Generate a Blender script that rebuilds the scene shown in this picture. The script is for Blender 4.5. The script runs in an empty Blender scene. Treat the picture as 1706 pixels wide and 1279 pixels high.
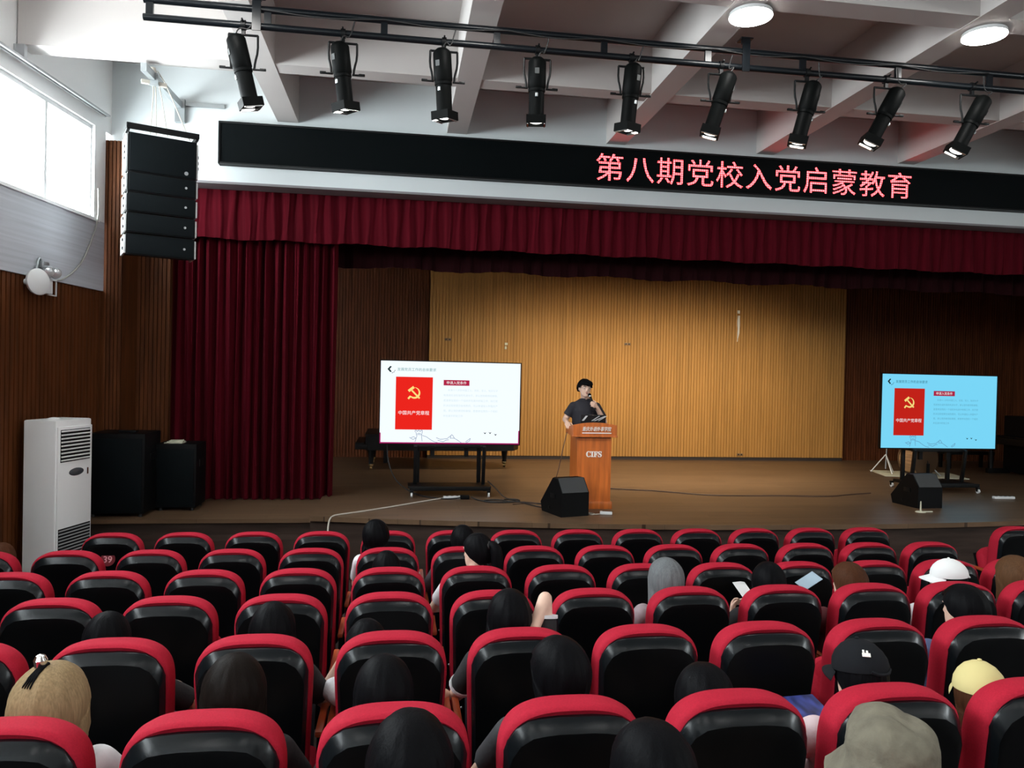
import bpy, bmesh, math, random
from math import sin, cos, pi, radians, sqrt, atan2
from mathutils import Vector, Matrix, Euler, Quaternion
R = random.Random(7)
SC = bpy.context.scene
COL = SC.collection

# ------------------------------------------------------------------ camera
def set_camera(x, y, z, yaw, pitch, roll, focal_px):
    yaw, pitch, roll = radians(yaw), radians(pitch), radians(roll)
    fwd = Vector((sin(yaw)*cos(pitch), cos(yaw)*cos(pitch), sin(pitch)))
    right = Vector((cos(yaw), -sin(yaw), 0))
    down = fwd.cross(right)
    r2 = right*cos(roll) + down*sin(roll)
    d2 = down*cos(roll) - right*sin(roll)
    m = Matrix((( r2.x, -d2.x, -fwd.x, x), (r2.y, -d2.y, -fwd.y, y), (r2.z, -d2.z, -fwd.z, z), (0, 0, 0, 1)))
    cd = bpy.data.cameras.new('camera'); co = bpy.data.objects.new('camera', cd)
    COL.objects.link(co); co.matrix_world = m
    cd.sensor_fit = 'HORIZONTAL'; cd.sensor_width = 36; cd.lens = focal_px/1706*36
    cd.clip_start = .05; cd.clip_end = 300
    SC.camera = co
set_camera(0, 0, 2.433, 8.299, -.7468, -1.2925, 1272.25)

# ------------------------------------------------------------------ light and exposure
VS = SC.view_settings
SC.display_settings.display_device = 'sRGB'
VS.view_transform = 'Standard'; VS.look = 'None'; VS.gamma = 1; VS.use_curve_mapping = False
VS.exposure = 0.65
SC.cycles.max_bounces = 8; SC.cycles.diffuse_bounces = 4; SC.cycles.glossy_bounces = 3
SC.cycles.transparent_max_bounces = 8
SC.cycles.caustics_reflective = False; SC.cycles.caustics_refractive = False
SC.cycles.sample_clamp_indirect = 6
DAY = 20.0           # overcast daylight outside the windows
LAMP = 39.0         # luminance of the round ceiling lamps
STAGE_W = 245.0      # watts of one stage border spot
W = bpy.data.worlds.new('world'); SC.world = W; W.use_nodes = True
bg = W.node_tree.nodes['Background']
bg.inputs['Color'].default_value = (.93, .97, 1, 1); bg.inputs['Strength'].default_value = DAY
def portal(name, y0, y1, z0, z1, right=0):
    ld = bpy.data.lights.new(name, 'AREA'); ld.shape = 'RECTANGLE'; ld.size = y1-y0; ld.size_y = z1-z0
    ld.cycles.is_portal = True
    o = bpy.data.objects.new(name, ld); COL.objects.link(o)
    ym = (y0+y1)/2
    o.location = (-5+.12*ym-.16, ym, (z0+z1)/2)
    d = Vector((1, -.12, 0)).normalized()
    if right: o.location = (14.52, ym, (z0+z1)/2); d = Vector((-1, 0, 0))
    o.rotation_euler = (-d).to_track_quat('Z', 'Y').to_euler()
WIN = [(5.75, 10.1), (1.0, 5.4), (-3.4, .65)]
for a, b in WIN: portal('window_daylight', a, b, 4.22, 5.38)
WINR = [(-3.4, .65)]      # the opposite side of the hall, outside the photograph
for a, b in WINR: portal('window_daylight', a, b, 4.22, 5.38, 1)
def spot(name, loc, aim, watts, angle, blend, color, size=.15):
    ld = bpy.data.lights.new(name, 'SPOT'); ld.energy = watts; ld.spot_size = radians(angle); ld.spot_blend = blend
    ld.color = color; ld.shadow_soft_size = size
    o = bpy.data.objects.new(name, ld); COL.objects.link(o); o.location = loc
    o.rotation_euler = (Vector(loc)-Vector(aim)).to_track_quat('Z', 'Y').to_euler()
    return o
BORDER = [(2.4, 12.1, 4.45), (4.1, 12.1, 4.45), (5.8, 12.1, 4.45), (7.5, 12.1, 4.45)]
for i, p in enumerate(BORDER):
    spot('border_spot', p, (p[0]*.75+1.25, 14.75, .65), STAGE_W, 116, 1.0, (1, .84, .62), .2)

FLOOR_SPOTS = [(3.2, 11.75, 4.42), (5.2, 11.75, 4.42)]
for p in FLOOR_SPOTS:
    spot('border_floor_spot', p, (p[0]+.6, 10.9, .65), 170, 84, .7, (1, .84, .62), .12)
# one truss spotlight is on, aimed at the lectern
spot('truss_spot_beam', (2.09, 7.2, 4.66), (2.56, 10.2, 1.55), 130, 26, .8, (1, .93, .82), .06)

# ------------------------------------------------------------------ materials
def lin(c):
    return tuple(((v/255)/12.92 if v/255 <= .04045 else (((v/255)+.055)/1.055)**2.4) for v in c)
MATS = {}
def mat(name, color, rough=.5, metal=0, noise=None, bump=None, sheen=0, spec=.5, coat=0):
    if name in MATS: return MATS[name]
    m = bpy.data.materials.new(name); m.use_nodes = True; nt = m.node_tree
    b = nt.nodes['Principled BSDF']
    b.inputs['Base Color'].default_value = (*color, 1); b.inputs['Roughness'].default_value = rough
    b.inputs['Metallic'].default_value = metal; b.inputs['Specular IOR Level'].default_value = spec
    if sheen: b.inputs['Sheen Weight'].default_value = sheen
    if coat: b.inputs['Coat Weight'].default_value = coat; b.inputs['Coat Roughness'].default_value = .12
    tc = nt.nodes.new('ShaderNodeTexCoord')
    if noise:                       # (scale xyz, amount, detail)
        mp = nt.nodes.new('ShaderNodeMapping'); mp.inputs['Scale'].default_value = noise[0]
        nt.links.new(tc.outputs['Object'], mp.inputs['Vector'])
        nz = nt.nodes.new('ShaderNodeTexNoise'); nz.inputs['Scale'].default_value = 1; nz.inputs['Detail'].default_value = noise[2] if len(noise) > 2 else 4
        nt.links.new(mp.outputs['Vector'], nz.inputs['Vector'])
        rp = nt.nodes.new('ShaderNodeValToRGB')
        k = noise[1]
        rp.color_ramp.elements[0].position = .3; rp.color_ramp.elements[1].position = .7
        rp.color_ramp.elements[0].color = (*[c*(1-k) for c in color], 1); rp.color_ramp.elements[1].color = (*[min(1, c*(1+k)) for c in color], 1)
        nt.links.new(nz.outputs['Fac'], rp.inputs['Fac']); nt.links.new(rp.outputs['Color'], b.inputs['Base Color'])
    if bump:                        # (scale xyz, strength)
        mp2 = nt.nodes.new('ShaderNodeMapping'); mp2.inputs['Scale'].default_value = bump[0]
        nt.links.new(tc.outputs['Object'], mp2.inputs['Vector'])
        n2 = nt.nodes.new('ShaderNodeTexNoise'); n2.inputs['Scale'].default_value = 1; n2.inputs['Detail'].default_value = 5
        nt.links.new(mp2.outputs['Vector'], n2.inputs['Vector'])
        bp = nt.nodes.new('ShaderNodeBump'); bp.inputs['Strength'].default_value = bump[1]; bp.inputs['Distance'].default_value = .01
        nt.links.new(n2.outputs['Fac'], bp.inputs['Height']); nt.links.new(bp.outputs['Normal'], b.inputs['Normal'])
    MATS[name] = m
    return m
def emit(name, color, strength):
    if name in MATS: return MATS[name]
    m = bpy.data.materials.new(name); m.use_nodes = True; nt = m.node_tree
    nt.nodes.remove(nt.nodes['Principled BSDF'])
    e = nt.nodes.new('ShaderNodeEmission'); e.inputs['Color'].default_value = (*color, 1); e.inputs['Strength'].default_value = strength
    nt.links.new(e.outputs[0], nt.nodes['Material Output'].inputs['Surface'])
    MATS[name] = m
    return m
def led_mat(name, color, strength, pitch):
    """light-emitting diodes in a square grid: dark gaps between the dots"""
    m = emit(name, color, strength); nt = m.node_tree
    e = [n for n in nt.nodes if n.type == 'EMISSION'][0]
    tc = nt.nodes.new('ShaderNodeTexCoord'); sp = nt.nodes.new('ShaderNodeSeparateXYZ'); nt.links.new(tc.outputs['Object'], sp.inputs[0])
    fs = []
    for ax in ('X', 'Z'):
        a = nt.nodes.new('ShaderNodeMath'); a.operation = 'DIVIDE'; a.inputs[1].default_value = pitch; nt.links.new(sp.outputs[ax], a.inputs[0])
        f = nt.nodes.new('ShaderNodeMath'); f.operation = 'FRACT'; nt.links.new(a.outputs[0], f.inputs[0])
        c = nt.nodes.new('ShaderNodeMath'); c.operation = 'LESS_THAN'; c.inputs[1].default_value = .78; nt.links.new(f.outputs[0], c.inputs[0])
        fs.append(c)
    mu = nt.nodes.new('ShaderNodeMath'); mu.operation = 'MULTIPLY'; nt.links.new(fs[0].outputs[0], mu.inputs[0]); nt.links.new(fs[1].outputs[0], mu.inputs[1])
    m2 = nt.nodes.new('ShaderNodeMath'); m2.operation = 'MULTIPLY_ADD'; m2.inputs[1].default_value = strength*.92; m2.inputs[2].default_value = strength*.08
    nt.links.new(mu.outputs[0], m2.inputs[0]); nt.links.new(m2.outputs[0], e.inputs['Strength'])
    return m
def glass_mat():
    m = bpy.data.materials.new('window_glass'); m.use_nodes = True; nt = m.node_tree
    nt.nodes.remove(nt.nodes['Principled BSDF'])
    t = nt.nodes.new('ShaderNodeBsdfTransparent'); t.inputs['Color'].default_value = (.95, .97, .97, 1)
    g = nt.nodes.new('ShaderNodeBsdfGlossy'); g.inputs['Roughness'].default_value = .02
    lw = nt.nodes.new('ShaderNodeLayerWeight'); lw.inputs['Blend'].default_value = .5
    pw = nt.nodes.new('ShaderNodeMath'); pw.operation = 'POWER'; pw.inputs[1].default_value = 5; nt.links.new(lw.outputs['Facing'], pw.inputs[0])
    fr = nt.nodes.new('ShaderNodeMath'); fr.operation = 'MULTIPLY_ADD'; fr.inputs[1].default_value = .6; fr.inputs[2].default_value = .03; nt.links.new(pw.outputs[0], fr.inputs[0])
    mx = nt.nodes.new('ShaderNodeMixShader')
    nt.links.new(fr.outputs[0], mx.inputs[0]); nt.links.new(t.outputs[0], mx.inputs[1]); nt.links.new(g.outputs[0], mx.inputs[2])
    nt.links.new(mx.outputs[0], nt.nodes['Material Output'].inputs['Surface'])
    return m
def plank_mat(name, c1, c2, rough, plank=(1.6, .12)):
    """wood boards running along X"""
    m = bpy.data.materials.new(name); m.use_nodes = True; nt = m.node_tree; b = nt.nodes['Principled BSDF']
    tc = nt.nodes.new('ShaderNodeTexCoord')
    br = nt.nodes.new('ShaderNodeTexBrick'); br.inputs['Scale'].default_value = 1
    br.inputs['Brick Width'].default_value = plank[0]; br.inputs['Row Height'].default_value = plank[1]
    br.inputs['Mortar Size'].default_value = .002; br.inputs['Color1'].default_value = (*c1, 1); br.inputs['Color2'].default_value = (*c2, 1)
    br.inputs['Mortar'].default_value = (*[v*.4 for v in c1], 1)
    nt.links.new(tc.outputs['Object'], br.inputs['Vector'])
    mp = nt.nodes.new('ShaderNodeMapping'); mp.inputs['Scale'].default_value = (1.2, 26, 1); nt.links.new(tc.outputs['Object'], mp.inputs['Vector'])
    nz = nt.nodes.new('ShaderNodeTexNoise'); nz.inputs['Scale'].default_value = 1; nz.inputs['Detail'].default_value = 5; nt.links.new(mp.outputs[0], nz.inputs['Vector'])
    mr = nt.nodes.new('ShaderNodeMapRange'); mr.inputs['To Min'].default_value = .62; mr.inputs['To Max'].default_value = 1.3; nt.links.new(nz.outputs['Fac'], mr.inputs['Value'])
    vm = nt.nodes.new('ShaderNodeVectorMath'); vm.operation = 'SCALE'; nt.links.new(br.outputs['Color'], vm.inputs[0]); nt.links.new(mr.outputs[0], vm.inputs['Scale'])
    nt.links.new(vm.outputs[0], b.inputs['Base Color']); b.inputs['Roughness'].default_value = rough; b.inputs['Specular IOR Level'].default_value = .25
    MATS[name] = m
    return m

M_ceil = mat('ceiling_paint', (.58, .55, .53), .8, noise=((.6, .6, .6), .06))
M_white = mat('white_wall_paint', (.86, .87, .87), .7)
M_fascia = mat('fascia_paint', (.64, .69, .70), .6)
M_panelwall = mat('grey_acoustic_panel', (.47, .49, .53), .75, noise=((.5, .5, 30), .12))
M_wood_dark = mat('reddish_wood', (.085, .026, .007), .6, noise=((14, 14, 1.2), .35), spec=.15)
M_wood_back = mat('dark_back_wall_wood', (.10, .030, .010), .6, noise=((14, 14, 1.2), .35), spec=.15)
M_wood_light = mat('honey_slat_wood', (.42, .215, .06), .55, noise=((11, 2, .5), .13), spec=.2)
M_lectern = mat('lectern_wood', (.50, .13, .024), .32, noise=((18, 18, 1.5), .3))
M_lectern_dark = mat('lectern_dark_groove', (.08, .02, .008), .4)
M_arm = mat('varnished_arm_wood', (.34, .06, .018), .35, noise=((20, 3, 20), .25))
M_floor = mat('hall_floor', (.045, .03, .026), .5, noise=((2, 2, 2), .3))
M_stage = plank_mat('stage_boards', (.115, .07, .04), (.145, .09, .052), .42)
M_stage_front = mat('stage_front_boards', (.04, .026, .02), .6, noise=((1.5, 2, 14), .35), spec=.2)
M_dark = mat('dark_plaster', (.03, .022, .02), .8)
M_red = mat('red_chair_fabric', (.37, .013, .031), .75, noise=((160, 160, 160), .12), bump=((400, 400, 400), .1), spec=.1)
M_shell = mat('black_chair_plastic', (.0015, .002, .0025), .42, spec=.12)
M_band = mat('glossy_chair_plastic', (.004, .006, .0075), .24, spec=.24, bump=((60, 60, 60), .04))
M_blackmetal = mat('black_metal', (.004, .0045, .005), .42, spec=.2)
M_pipe = mat('black_painted_pipe', (.004, .006, .008), .3, spec=.3)
M_steel = mat('galvanised_steel', (.42, .45, .46), .4, .8)
M_chrome = mat('chrome', (.85, .85, .85), .15, 1)
M_black = mat('matte_black', (.003, .0035, .004), .5, spec=.12)
M_spot = mat('spotlight_black', (.0025, .003, .003), .5, spec=.05)
M_grille = mat('black_speaker_grille', (.003, .005, .006), .6, noise=((200, 200, 200), .4), spec=.08)
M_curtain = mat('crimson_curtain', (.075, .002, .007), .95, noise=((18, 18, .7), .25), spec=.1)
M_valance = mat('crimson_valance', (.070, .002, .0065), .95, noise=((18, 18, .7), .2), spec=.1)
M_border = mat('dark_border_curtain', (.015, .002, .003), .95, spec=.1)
M_whiteplastic = mat('white_plastic', (.72, .74, .74), .4)
M_acgrey = mat('air_conditioner_shell', (.87, .89, .89), .45)
M_paper = mat('paper', (.8, .81, .82), .7)
M_cream = mat('cream_paper', (.62, .62, .48), .7)
M_rubber = mat('rubber_cable', (.012, .012, .012), .6)
M_whitecable = mat('white_cable', (.55, .52, .45), .5)
M_skin = mat('skin', (.56, .33, .24), .55, noise=((30, 30, 30), .05))
M_skin_light = mat('fair_skin', (.66, .44, .34), .55, noise=((30, 30, 30), .05))
M_letter = mat('white_lettering', (.85, .83, .78), .5)
M_lens = mat('lamp_lens', (.75, .78, .8), .12, .6)
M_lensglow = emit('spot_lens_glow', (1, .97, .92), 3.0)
M_glass = glass_mat()

# ------------------------------------------------------------------ mesh building
class MB:
    def __init__(s): s.v = []; s.f = []
    def add(s, vs, fs):
        o = len(s.v); s.v += [tuple(v) for v in vs]; s.f += [tuple(i+o for i in f) for f in fs]; return s
    def loft(s, rings, cap0=True, cap1=True, closed=True):
        n = len(rings[0]); vs = [p for r in rings for p in r]; fs = []
        for i in range(len(rings)-1):
            for j in range(n if closed else n-1):
                k = (j+1) % n
                fs.append((i*n+j, i*n+k, (i+1)*n+k, (i+1)*n+j))
        if cap0: fs.append(tuple(range(n-1, -1, -1)))
        if cap1: fs.append(tuple((len(rings)-1)*n+j for j in range(n)))
        return s.add(vs, fs)
    def box(s, c, size, rot=None, bev=0):
        bm = bmesh.new(); bmesh.ops.create_cube(bm, size=1)
        for v in bm.verts: v.co = Vector((v.co.x*size[0], v.co.y*size[1], v.co.z*size[2]))
        if bev: bmesh.ops.bevel(bm, geom=bm.edges[:], offset=min(bev, min(size)*.45), segments=2, profile=.6, affect='EDGES')
        m = Matrix.Identity(3) if rot is None else (Euler(rot).to_matrix() if not isinstance(rot, Matrix) else rot)
        c = Vector(c); bm.verts.index_update()
        s.add([m @ v.co + c for v in bm.verts], [[v.index for v in f.verts] for f in bm.faces]); bm.free(); return s
    def cyl(s, p0, p1, r0, r1=None, n=16, cap=True):
        p0, p1 = Vector(p0), Vector(p1); r1 = r0 if r1 is None else r1
        q = (p1-p0).normalized().to_track_quat('Z', 'Y').to_matrix()
        ring = lambda p, r: [p + q @ Vector((r*cos(2*pi*i/n), r*sin(2*pi*i/n), 0)) for i in range(n)]
        return s.loft([ring(p0, r0), ring(p1, r1)], cap, cap)
    def lathe(s, prof, origin=(0, 0, 0), axis=(0, 0, 1), n=24, sx=1, sy=1):
        q = Vector(axis).normalized().to_track_quat('Z', 'Y').to_matrix(); o = Vector(origin)
        return s.loft([[o + q @ Vector((max(r, .0005)*sx*cos(2*pi*i/n), max(r, .0005)*sy*sin(2*pi*i/n), z)) for i in range(n)] for r, z in prof])
    def tube(s, pts, r, n=8, smooth=1):
        pts = [Vector(p) for p in pts]
        for _ in range(smooth):
            if len(pts) > 2:
                q = [pts[0]]
                for a, b in zip(pts, pts[1:]): q += [a*.75+b*.25, a*.25+b*.75]
                pts = q + [pts[-1]]
        rs = r if isinstance(r, (list, tuple)) else [r]*len(pts)
        if len(rs) != len(pts): rs = [rs[min(len(rs)-1, int(i*len(rs)/len(pts)))] for i in range(len(pts))]
        rings = []; t0 = (pts[1]-pts[0]).normalized(); nrm = t0.orthogonal().normalized()
        for i, p in enumerate(pts):
            t = ((pts[min(i+1, len(pts)-1)]-pts[max(i-1, 0)])).normalized()
            nrm = (nrm - t*nrm.dot(t)).normalized(); b = t.cross(nrm)
            rings.append([p + (nrm*cos(2*pi*j/n) + b*sin(2*pi*j/n))*rs[i] for j in range(n)])
        return s.loft(rings)
    def ball(s, c, r, seg=16, rings=10, rot=None):
        rx, ry, rz = (r, r, r) if not isinstance(r, (tuple, list)) else r
        m = rot if rot is not None else Matrix.Identity(3); c = Vector(c)
        return s.loft([[c + m @ Vector((rx*max(sin(pi*i/rings), .002)*cos(2*pi*j/seg), ry*max(sin(pi*i/rings), .002)*sin(2*pi*j/seg), -rz*cos(pi*i/rings))) for j in range(seg)] for i in range(rings+1)])
    def prism(s, pts2, f0, f1):
        return s.loft([[f0(*p) for p in pts2], [f1(*p) for p in pts2]])
    def mesh(s, name, m=None, smooth=35):
        me = bpy.data.meshes.new(name); me.from_pydata(s.v, [], s.f)
        bm = bmesh.new(); bm.from_mesh(me); bmesh.ops.recalc_face_normals(bm, faces=bm.faces[:]); bm.to_mesh(me); bm.free()
        if smooth:
            me.polygons.foreach_set('use_smooth', [True]*len(me.polygons)); me.set_sharp_from_angle(angle=radians(smooth))
        if m: me.materials.append(m)
        return me
    def build(s, name, m, parent=None, smooth=35, loc=(0, 0, 0), rot=(0, 0, 0), label=None):
        return link(name, s.mesh(name, m, smooth), parent, loc, rot, label)
def link(name, me, parent=None, loc=(0, 0, 0), rot=(0, 0, 0), label=None):
    o = bpy.data.objects.new(name, me); COL.objects.link(o)
    o.location = loc; o.rotation_euler = rot
    if parent: o.parent = parent
    if label: o['label'] = label
    return o
def thing(name, label, cat, loc=(0, 0, 0), rz=0, group=None):
    o = bpy.data.objects.new(name, None); COL.objects.link(o); o.empty_display_size = .1
    o.location = loc; o.rotation_euler = (0, 0, rz)
    return tag(o, label, cat, group)
def tag(o, label, cat, group=None):
    o['label'] = label; o['category'] = cat
    if group: o['group'] = group
    return o
def struct(o):
    o['kind'] = 'structure'; return o
def copy_tree(o, parent=None):
    c = o.copy(); COL.objects.link(c)
    if parent: c.parent = parent
    for ch in list(o.children): copy_tree(ch, c)
    return c
def fuse(mb, name, voxel, m, smooth=5, fac=.5):
    """one continuous skin over overlapping closed shapes"""
    me = mb.mesh(name+'_raw', None, 0); o = bpy.data.objects.new(name+'_raw', me); COL.objects.link(o)
    r = o.modifiers.new('r', 'REMESH'); r.mode = 'VOXEL'; r.voxel_size = voxel; r.use_smooth_shade = True
    if smooth:
        k = o.modifiers.new('s', 'SMOOTH'); k.iterations = smooth; k.factor = fac
    dg = bpy.context.evaluated_depsgraph_get(); ev = o.evaluated_get(dg)
    out = bpy.data.meshes.new_from_object(ev, depsgraph=dg); out.name = name
    bpy.data.objects.remove(o); bpy.data.meshes.remove(me)
    out.materials.clear(); out.materials.append(m)
    out.polygons.foreach_set('use_smooth', [True]*len(out.polygons))
    return out
def text_mb(body, width=None, height=None, bold=0, extrude=0, shear=0, xform=None, spacing=1):
    """lettering in the XZ plane facing -Y, centred on the origin"""
    c = bpy.data.curves.new('lettering', 'FONT'); c.body = body; c.offset = bold; c.shear = shear; c.space_character = spacing
    c.extrude = extrude; c.resolution_u = 4
    o = bpy.data.objects.new('lettering', c); COL.objects.link(o)
    dg = bpy.context.evaluated_depsgraph_get(); me = bpy.data.meshes.new_from_object(o.evaluated_get(dg), depsgraph=dg)
    xs = [v.co.x for v in me.vertices]; ys = [v.co.y for v in me.vertices]
    x0, x1, y0, y1 = min(xs), max(xs), min(ys), max(ys)
    sx = width/(x1-x0) if width else None; sy = height/(y1-y0) if height else sx
    if sx is None: sx = sy
    f = xform or (lambda x, y, z: (x, z, y))
    mb = MB(); mb.add([f((v.co.x-(x0+x1)/2)*sx, (v.co.y-(y0+y1)/2)*sy, -v.co.z) for v in me.vertices], [list(p.vertices) for p in me.polygons])
    bpy.data.objects.remove(o); bpy.data.curves.remove(c); bpy.data.meshes.remove(me)
    return mb
ORD = ['first', 'second', 'third', 'fourth', 'fifth', 'sixth', 'seventh', 'eighth', 'ninth', 'tenth', 'eleventh', 'twelfth', 'thirteenth', 'fourteenth', 'fifteenth']

# ------------------------------------------------------------------ the setting
ROW_Y = {0: 1.57, 1: 2.4765, 2: 3.3968, 3: 4.2903, 4: 5.1082, 5: 6.0158, 6: 6.9365}
ROW_Z = {0: -1.0, 1: -1.0733, 2: -1.1485, 3: -1.2301, 4: -1.2978, 5: -1.3725, 6: -1.4333}
ROW_X = {0: -.55, 1: -.577, 2: -1.175, 3: -1.775, 4: -1.791, 5: -1.811, 6: -2.402}
CHAIR_H = 1.12; PITCH = .58
def row_floor(r): return 2.433 + ROW_Z[r] - CHAIR_H
FLOOR0 = row_floor(6)
STAGE = .65; LANDING = .60
def wall_x(y): return -5 + .12*y

# raked floor: a smooth ramp through the rows, level in front of the first row
prof = [(-4.2, .86), (0, .50)] + [(ROW_Y[r]+.02, row_floor(r)) for r in range(7)] + [(7.6, FLOOR0), (11, FLOOR0)]
f = MB(); f.loft([[(-6, y, z), (15, y, z), (15, y, z-.2), (-6, y, z-.2)] for y, z in prof]); struct(f.build('floor', M_floor, smooth=0))

ZB, ZS = 5.70, 6.32          # underside of the beams, slab
def ceil_poly(z): return [(wall_x(-4.3)-.2, -4.3, z), (wall_x(10.9)-.2, 10.9, z), (14.5, 10.9, z), (14.5, -4.3, z)]
struct(MB().loft([ceil_poly(ZS), ceil_poly(ZS+.2)]).build('ceiling', M_ceil, smooth=0))
BX = [-1.545 + 2.237*i for i in range(-1, 8)]
BY = [8.67, 6.36-.06, 4.05, 1.8, -.45, -2.7]
for x in BX[1:]:
    struct(MB().box((x, 3.2, (ZB+ZS)/2), (.27, 14.7, ZS-ZB)).build('ceiling_beam', M_ceil))
for y in BY:
    struct(MB().box(((14.4+wall_x(y))/2, y, (ZB+ZS)/2+.006), (14.4-wall_x(y), .26, ZS-ZB+.0)).build('ceiling_beam', M_ceil))

# left wall: wood below, grey panel, windows, white above; it leans in towards the stage
WD = Vector((.12, 1, 0)).normalized(); WN = Vector((1, -.12, 0)).normalized()
def wall_slab(mb, y0, y1, z0, z1, front=0, thick=.18):
    a = Vector((wall_x(y0), y0, 0)) + WN*front; b = Vector((wall_x(y1), y1, 0)) + WN*front; back = WN*(-thick)
    q = [a, b, b+back, a+back]
    mb.loft([[(p.x, p.y, z0) for p in q], [(p.x, p.y, z1) for p in q]])
m = MB(); wall_slab(m, -4.2, 10.36, -.2, 3.36, .0); lw = m
# vertical grooves of the timber lining
y = -4.1
while y < 10.3:
    wall_slab(lw, y, y+.052, -.1, 3.355, .014, .02); y += .075
struct(lw.build('wall_left', M_wood_dark, smooth=0))
m = MB(); wall_slab(m, -4.2, 10.30, 3.36, 4.22, .03, .25); struct(m.build('wall_left_panel', M_panelwall, smooth=0))
m = MB(); wall_slab(m, -4.2, 10.9, 5.38, 6.32, 0, .25)
for a, b in ((-4.2, -3.4), (.65, 1.0), (5.4, 5.75), (10.1, 10.36)): wall_slab(m, a, b, 4.22, 5.38, 0, .25)
struct(m.build('wall_left_upper', M_white, smooth=0))
for i, (a, b) in enumerate(WIN):
    w = struct(thing('window_%d' % (i+1), 'tall white framed side window full of daylight', 'window')); del w['label']; del w['category']
    fr = MB(); wall_slab(fr, a, b, 4.22, 4.27, -.04, .08); wall_slab(fr, a, b, 5.33, 5.38, -.04, .08)
    n = 4
    ys = [b - .95 - 1.05*(k-1) if k else b for k in range(n+1)] if i == 0 else [a + (b-a)*k/n for k in range(n+1)]
    for yy in ys: wall_slab(fr, max(a, yy-.025), min(b, yy+.025), 4.27, 5.33, -.04, .08)
    fr.build('window_frame', M_whiteplastic, w, smooth=0)
    g = MB(); wall_slab(g, a, b, 4.25, 5.35, -.075, .006); g.build('window_glass', M_glass, w, smooth=0)
    s_ = MB(); wall_slab(s_, a-.05, b+.05, 4.2, 4.235, .05, .2); s_.build('window_sill', M_white, w, smooth=0)
# curtain rail above the windows
t = MB(); wall_slab(t, -3, 10.25, 5.53, 5.555, .06, .025); wall_slab(t, -3, 10.25, 5.53, 5.555, .11, .025)
for yy in (8.5, 6, 3.5, 1): wall_slab(t, yy, yy+.05, 5.55, 5.69, .11, .11)
struct(t.build('trim_1', mat('grey_rail', (.4, .41, .42), .4, .5), smooth=0))

# other walls of the hall (right and rear stay outside the photograph)
m = MB(); m.box((14.4, 3.3, 2.0), (.2, 15, 4.44)); m.box((14.4, 3.3, 5.87), (.2, 15, .98))
for a, b in ((-4.2, -3.4),): m.box((14.4, (a+b)/2, 4.8), (.2, b-a, 1.16))
m.box((14.4, 5.9, 4.8), (.2, 10.5, 1.16)); struct(m.build('wall_right', M_white, smooth=0))
for i, (a, b) in enumerate(WINR):
    w = struct(bpy.data.objects.new('window_%d' % (i+4), None)); COL.objects.link(w)
    fr = MB(); fr.box((14.4, (a+b)/2, 4.245), (.08, b-a, .05)); fr.box((14.4, (a+b)/2, 5.355), (.08, b-a, .05))
    for k in range(5): fr.box((14.4, a+.025+(b-a-.05)*k/4, 4.8), (.08, .05, 1.1))
    fr.build('window_frame', M_whiteplastic, w, smooth=0)
    MB().box((14.42, (a+b)/2, 4.8), (.006, b-a, 1.1)).build('window_glass', M_glass, w, smooth=0)
struct(MB().box((4.5, -4.2, 3), (20.5, .2, 6.7)).build('wall_rear', M_white))

# proscenium: white wall above the opening, timber piers at its side
PY = 10.50
m = MB(); m.box((5.3, PY+.15, (4.87+6.32)/2), (18.3, .3, 6.32-4.87)); struct(m.build('wall_proscenium', M_fascia, smooth=0))
m = MB(); m.box((5.3, PY+.16, 4.855), (18.3, .34, .03)); struct(m.build('shadow_line', mat('grey_shadow_line', (.20, .19, .20), .6), smooth=0))  # grey strip drawn as the shadow line under the fascia
def slats(mb, x0, x1, z0, z1, y, pitch, groove=.02, duty=.72, thick=.06):
    """timber slats facing -Y as one ridged sheet"""
    pts = []; n = int((x1-x0)/pitch); p = (x1-x0)/n
    for i in range(n):
        a = x0+i*p
        pts += [(a, y), (a+p*duty, y), (a+p*(duty+.03), y+groove), (a+p*.97, y+groove)]
    pts += [(x1, y), (x1, y+thick), (x0, y+thick)]
    mb.loft([[(px, py, z0) for px, py in pts], [(px, py, z1) for px, py in pts]])
m = MB(); slats(m, -3.80, -3.53, -.15, 5.28, 10.36, .045); m.box((-3.665, 10.66, 2.56), (.27, .5, 5.43)); struct(m.build('wall_proscenium_pier', M_wood_dark, smooth=0))
m = MB(); slats(m, -3.53, -3.10, .5, 5.0, 10.92, .05); struct(m.build('wall_proscenium_side', M_wood_dark, smooth=0))

# stage: bowed apron, lower landing with steps at the left
def apron_y(x): return 8.79 + (x-5.1)**2/52
arc = [(-1.06+i*(14.3+1.06)/40, apron_y(-1.06+i*(14.3+1.06)/40)) for i in range(41)]
out = [(x, y) for x, y in arc] + [(14.3, 16.3), (-4.2, 16.3), (-4.2, 11.35), (-1.06, 11.35)]
m = MB(); m.loft([[(x, y, STAGE-.06) for x, y in out], [(x, y, STAGE) for x, y in out]]); struct(m.build('floor_stage', M_stage, smooth=0))
inn = [(x, y+.05) for x, y in arc] + [(14.3, 11), (-1.06, 11)]
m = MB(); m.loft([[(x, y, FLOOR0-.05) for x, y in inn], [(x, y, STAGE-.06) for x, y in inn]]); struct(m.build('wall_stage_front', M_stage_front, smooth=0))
m = MB(); m.box((-2.56, 10.48, LANDING-.025), (3.0, 1.72, .05)); struct(m.build('floor_landing', M_stage, smooth=0))
m = MB(); m.box((-2.56, 10.52, (LANDING-.05+FLOOR0)/2), (3.0, 1.7, LANDING-.05-FLOOR0))
m.box((-2.56, 9.52, (.40+FLOOR0)/2), (3.0, .34, .40-FLOOR0)); m.box((-2.56, 9.2, (.14+FLOOR0)/2), (3.0, .34, .14-FLOOR0))
struct(m.build('floor_steps', M_stage_front, smooth=0))

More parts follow.
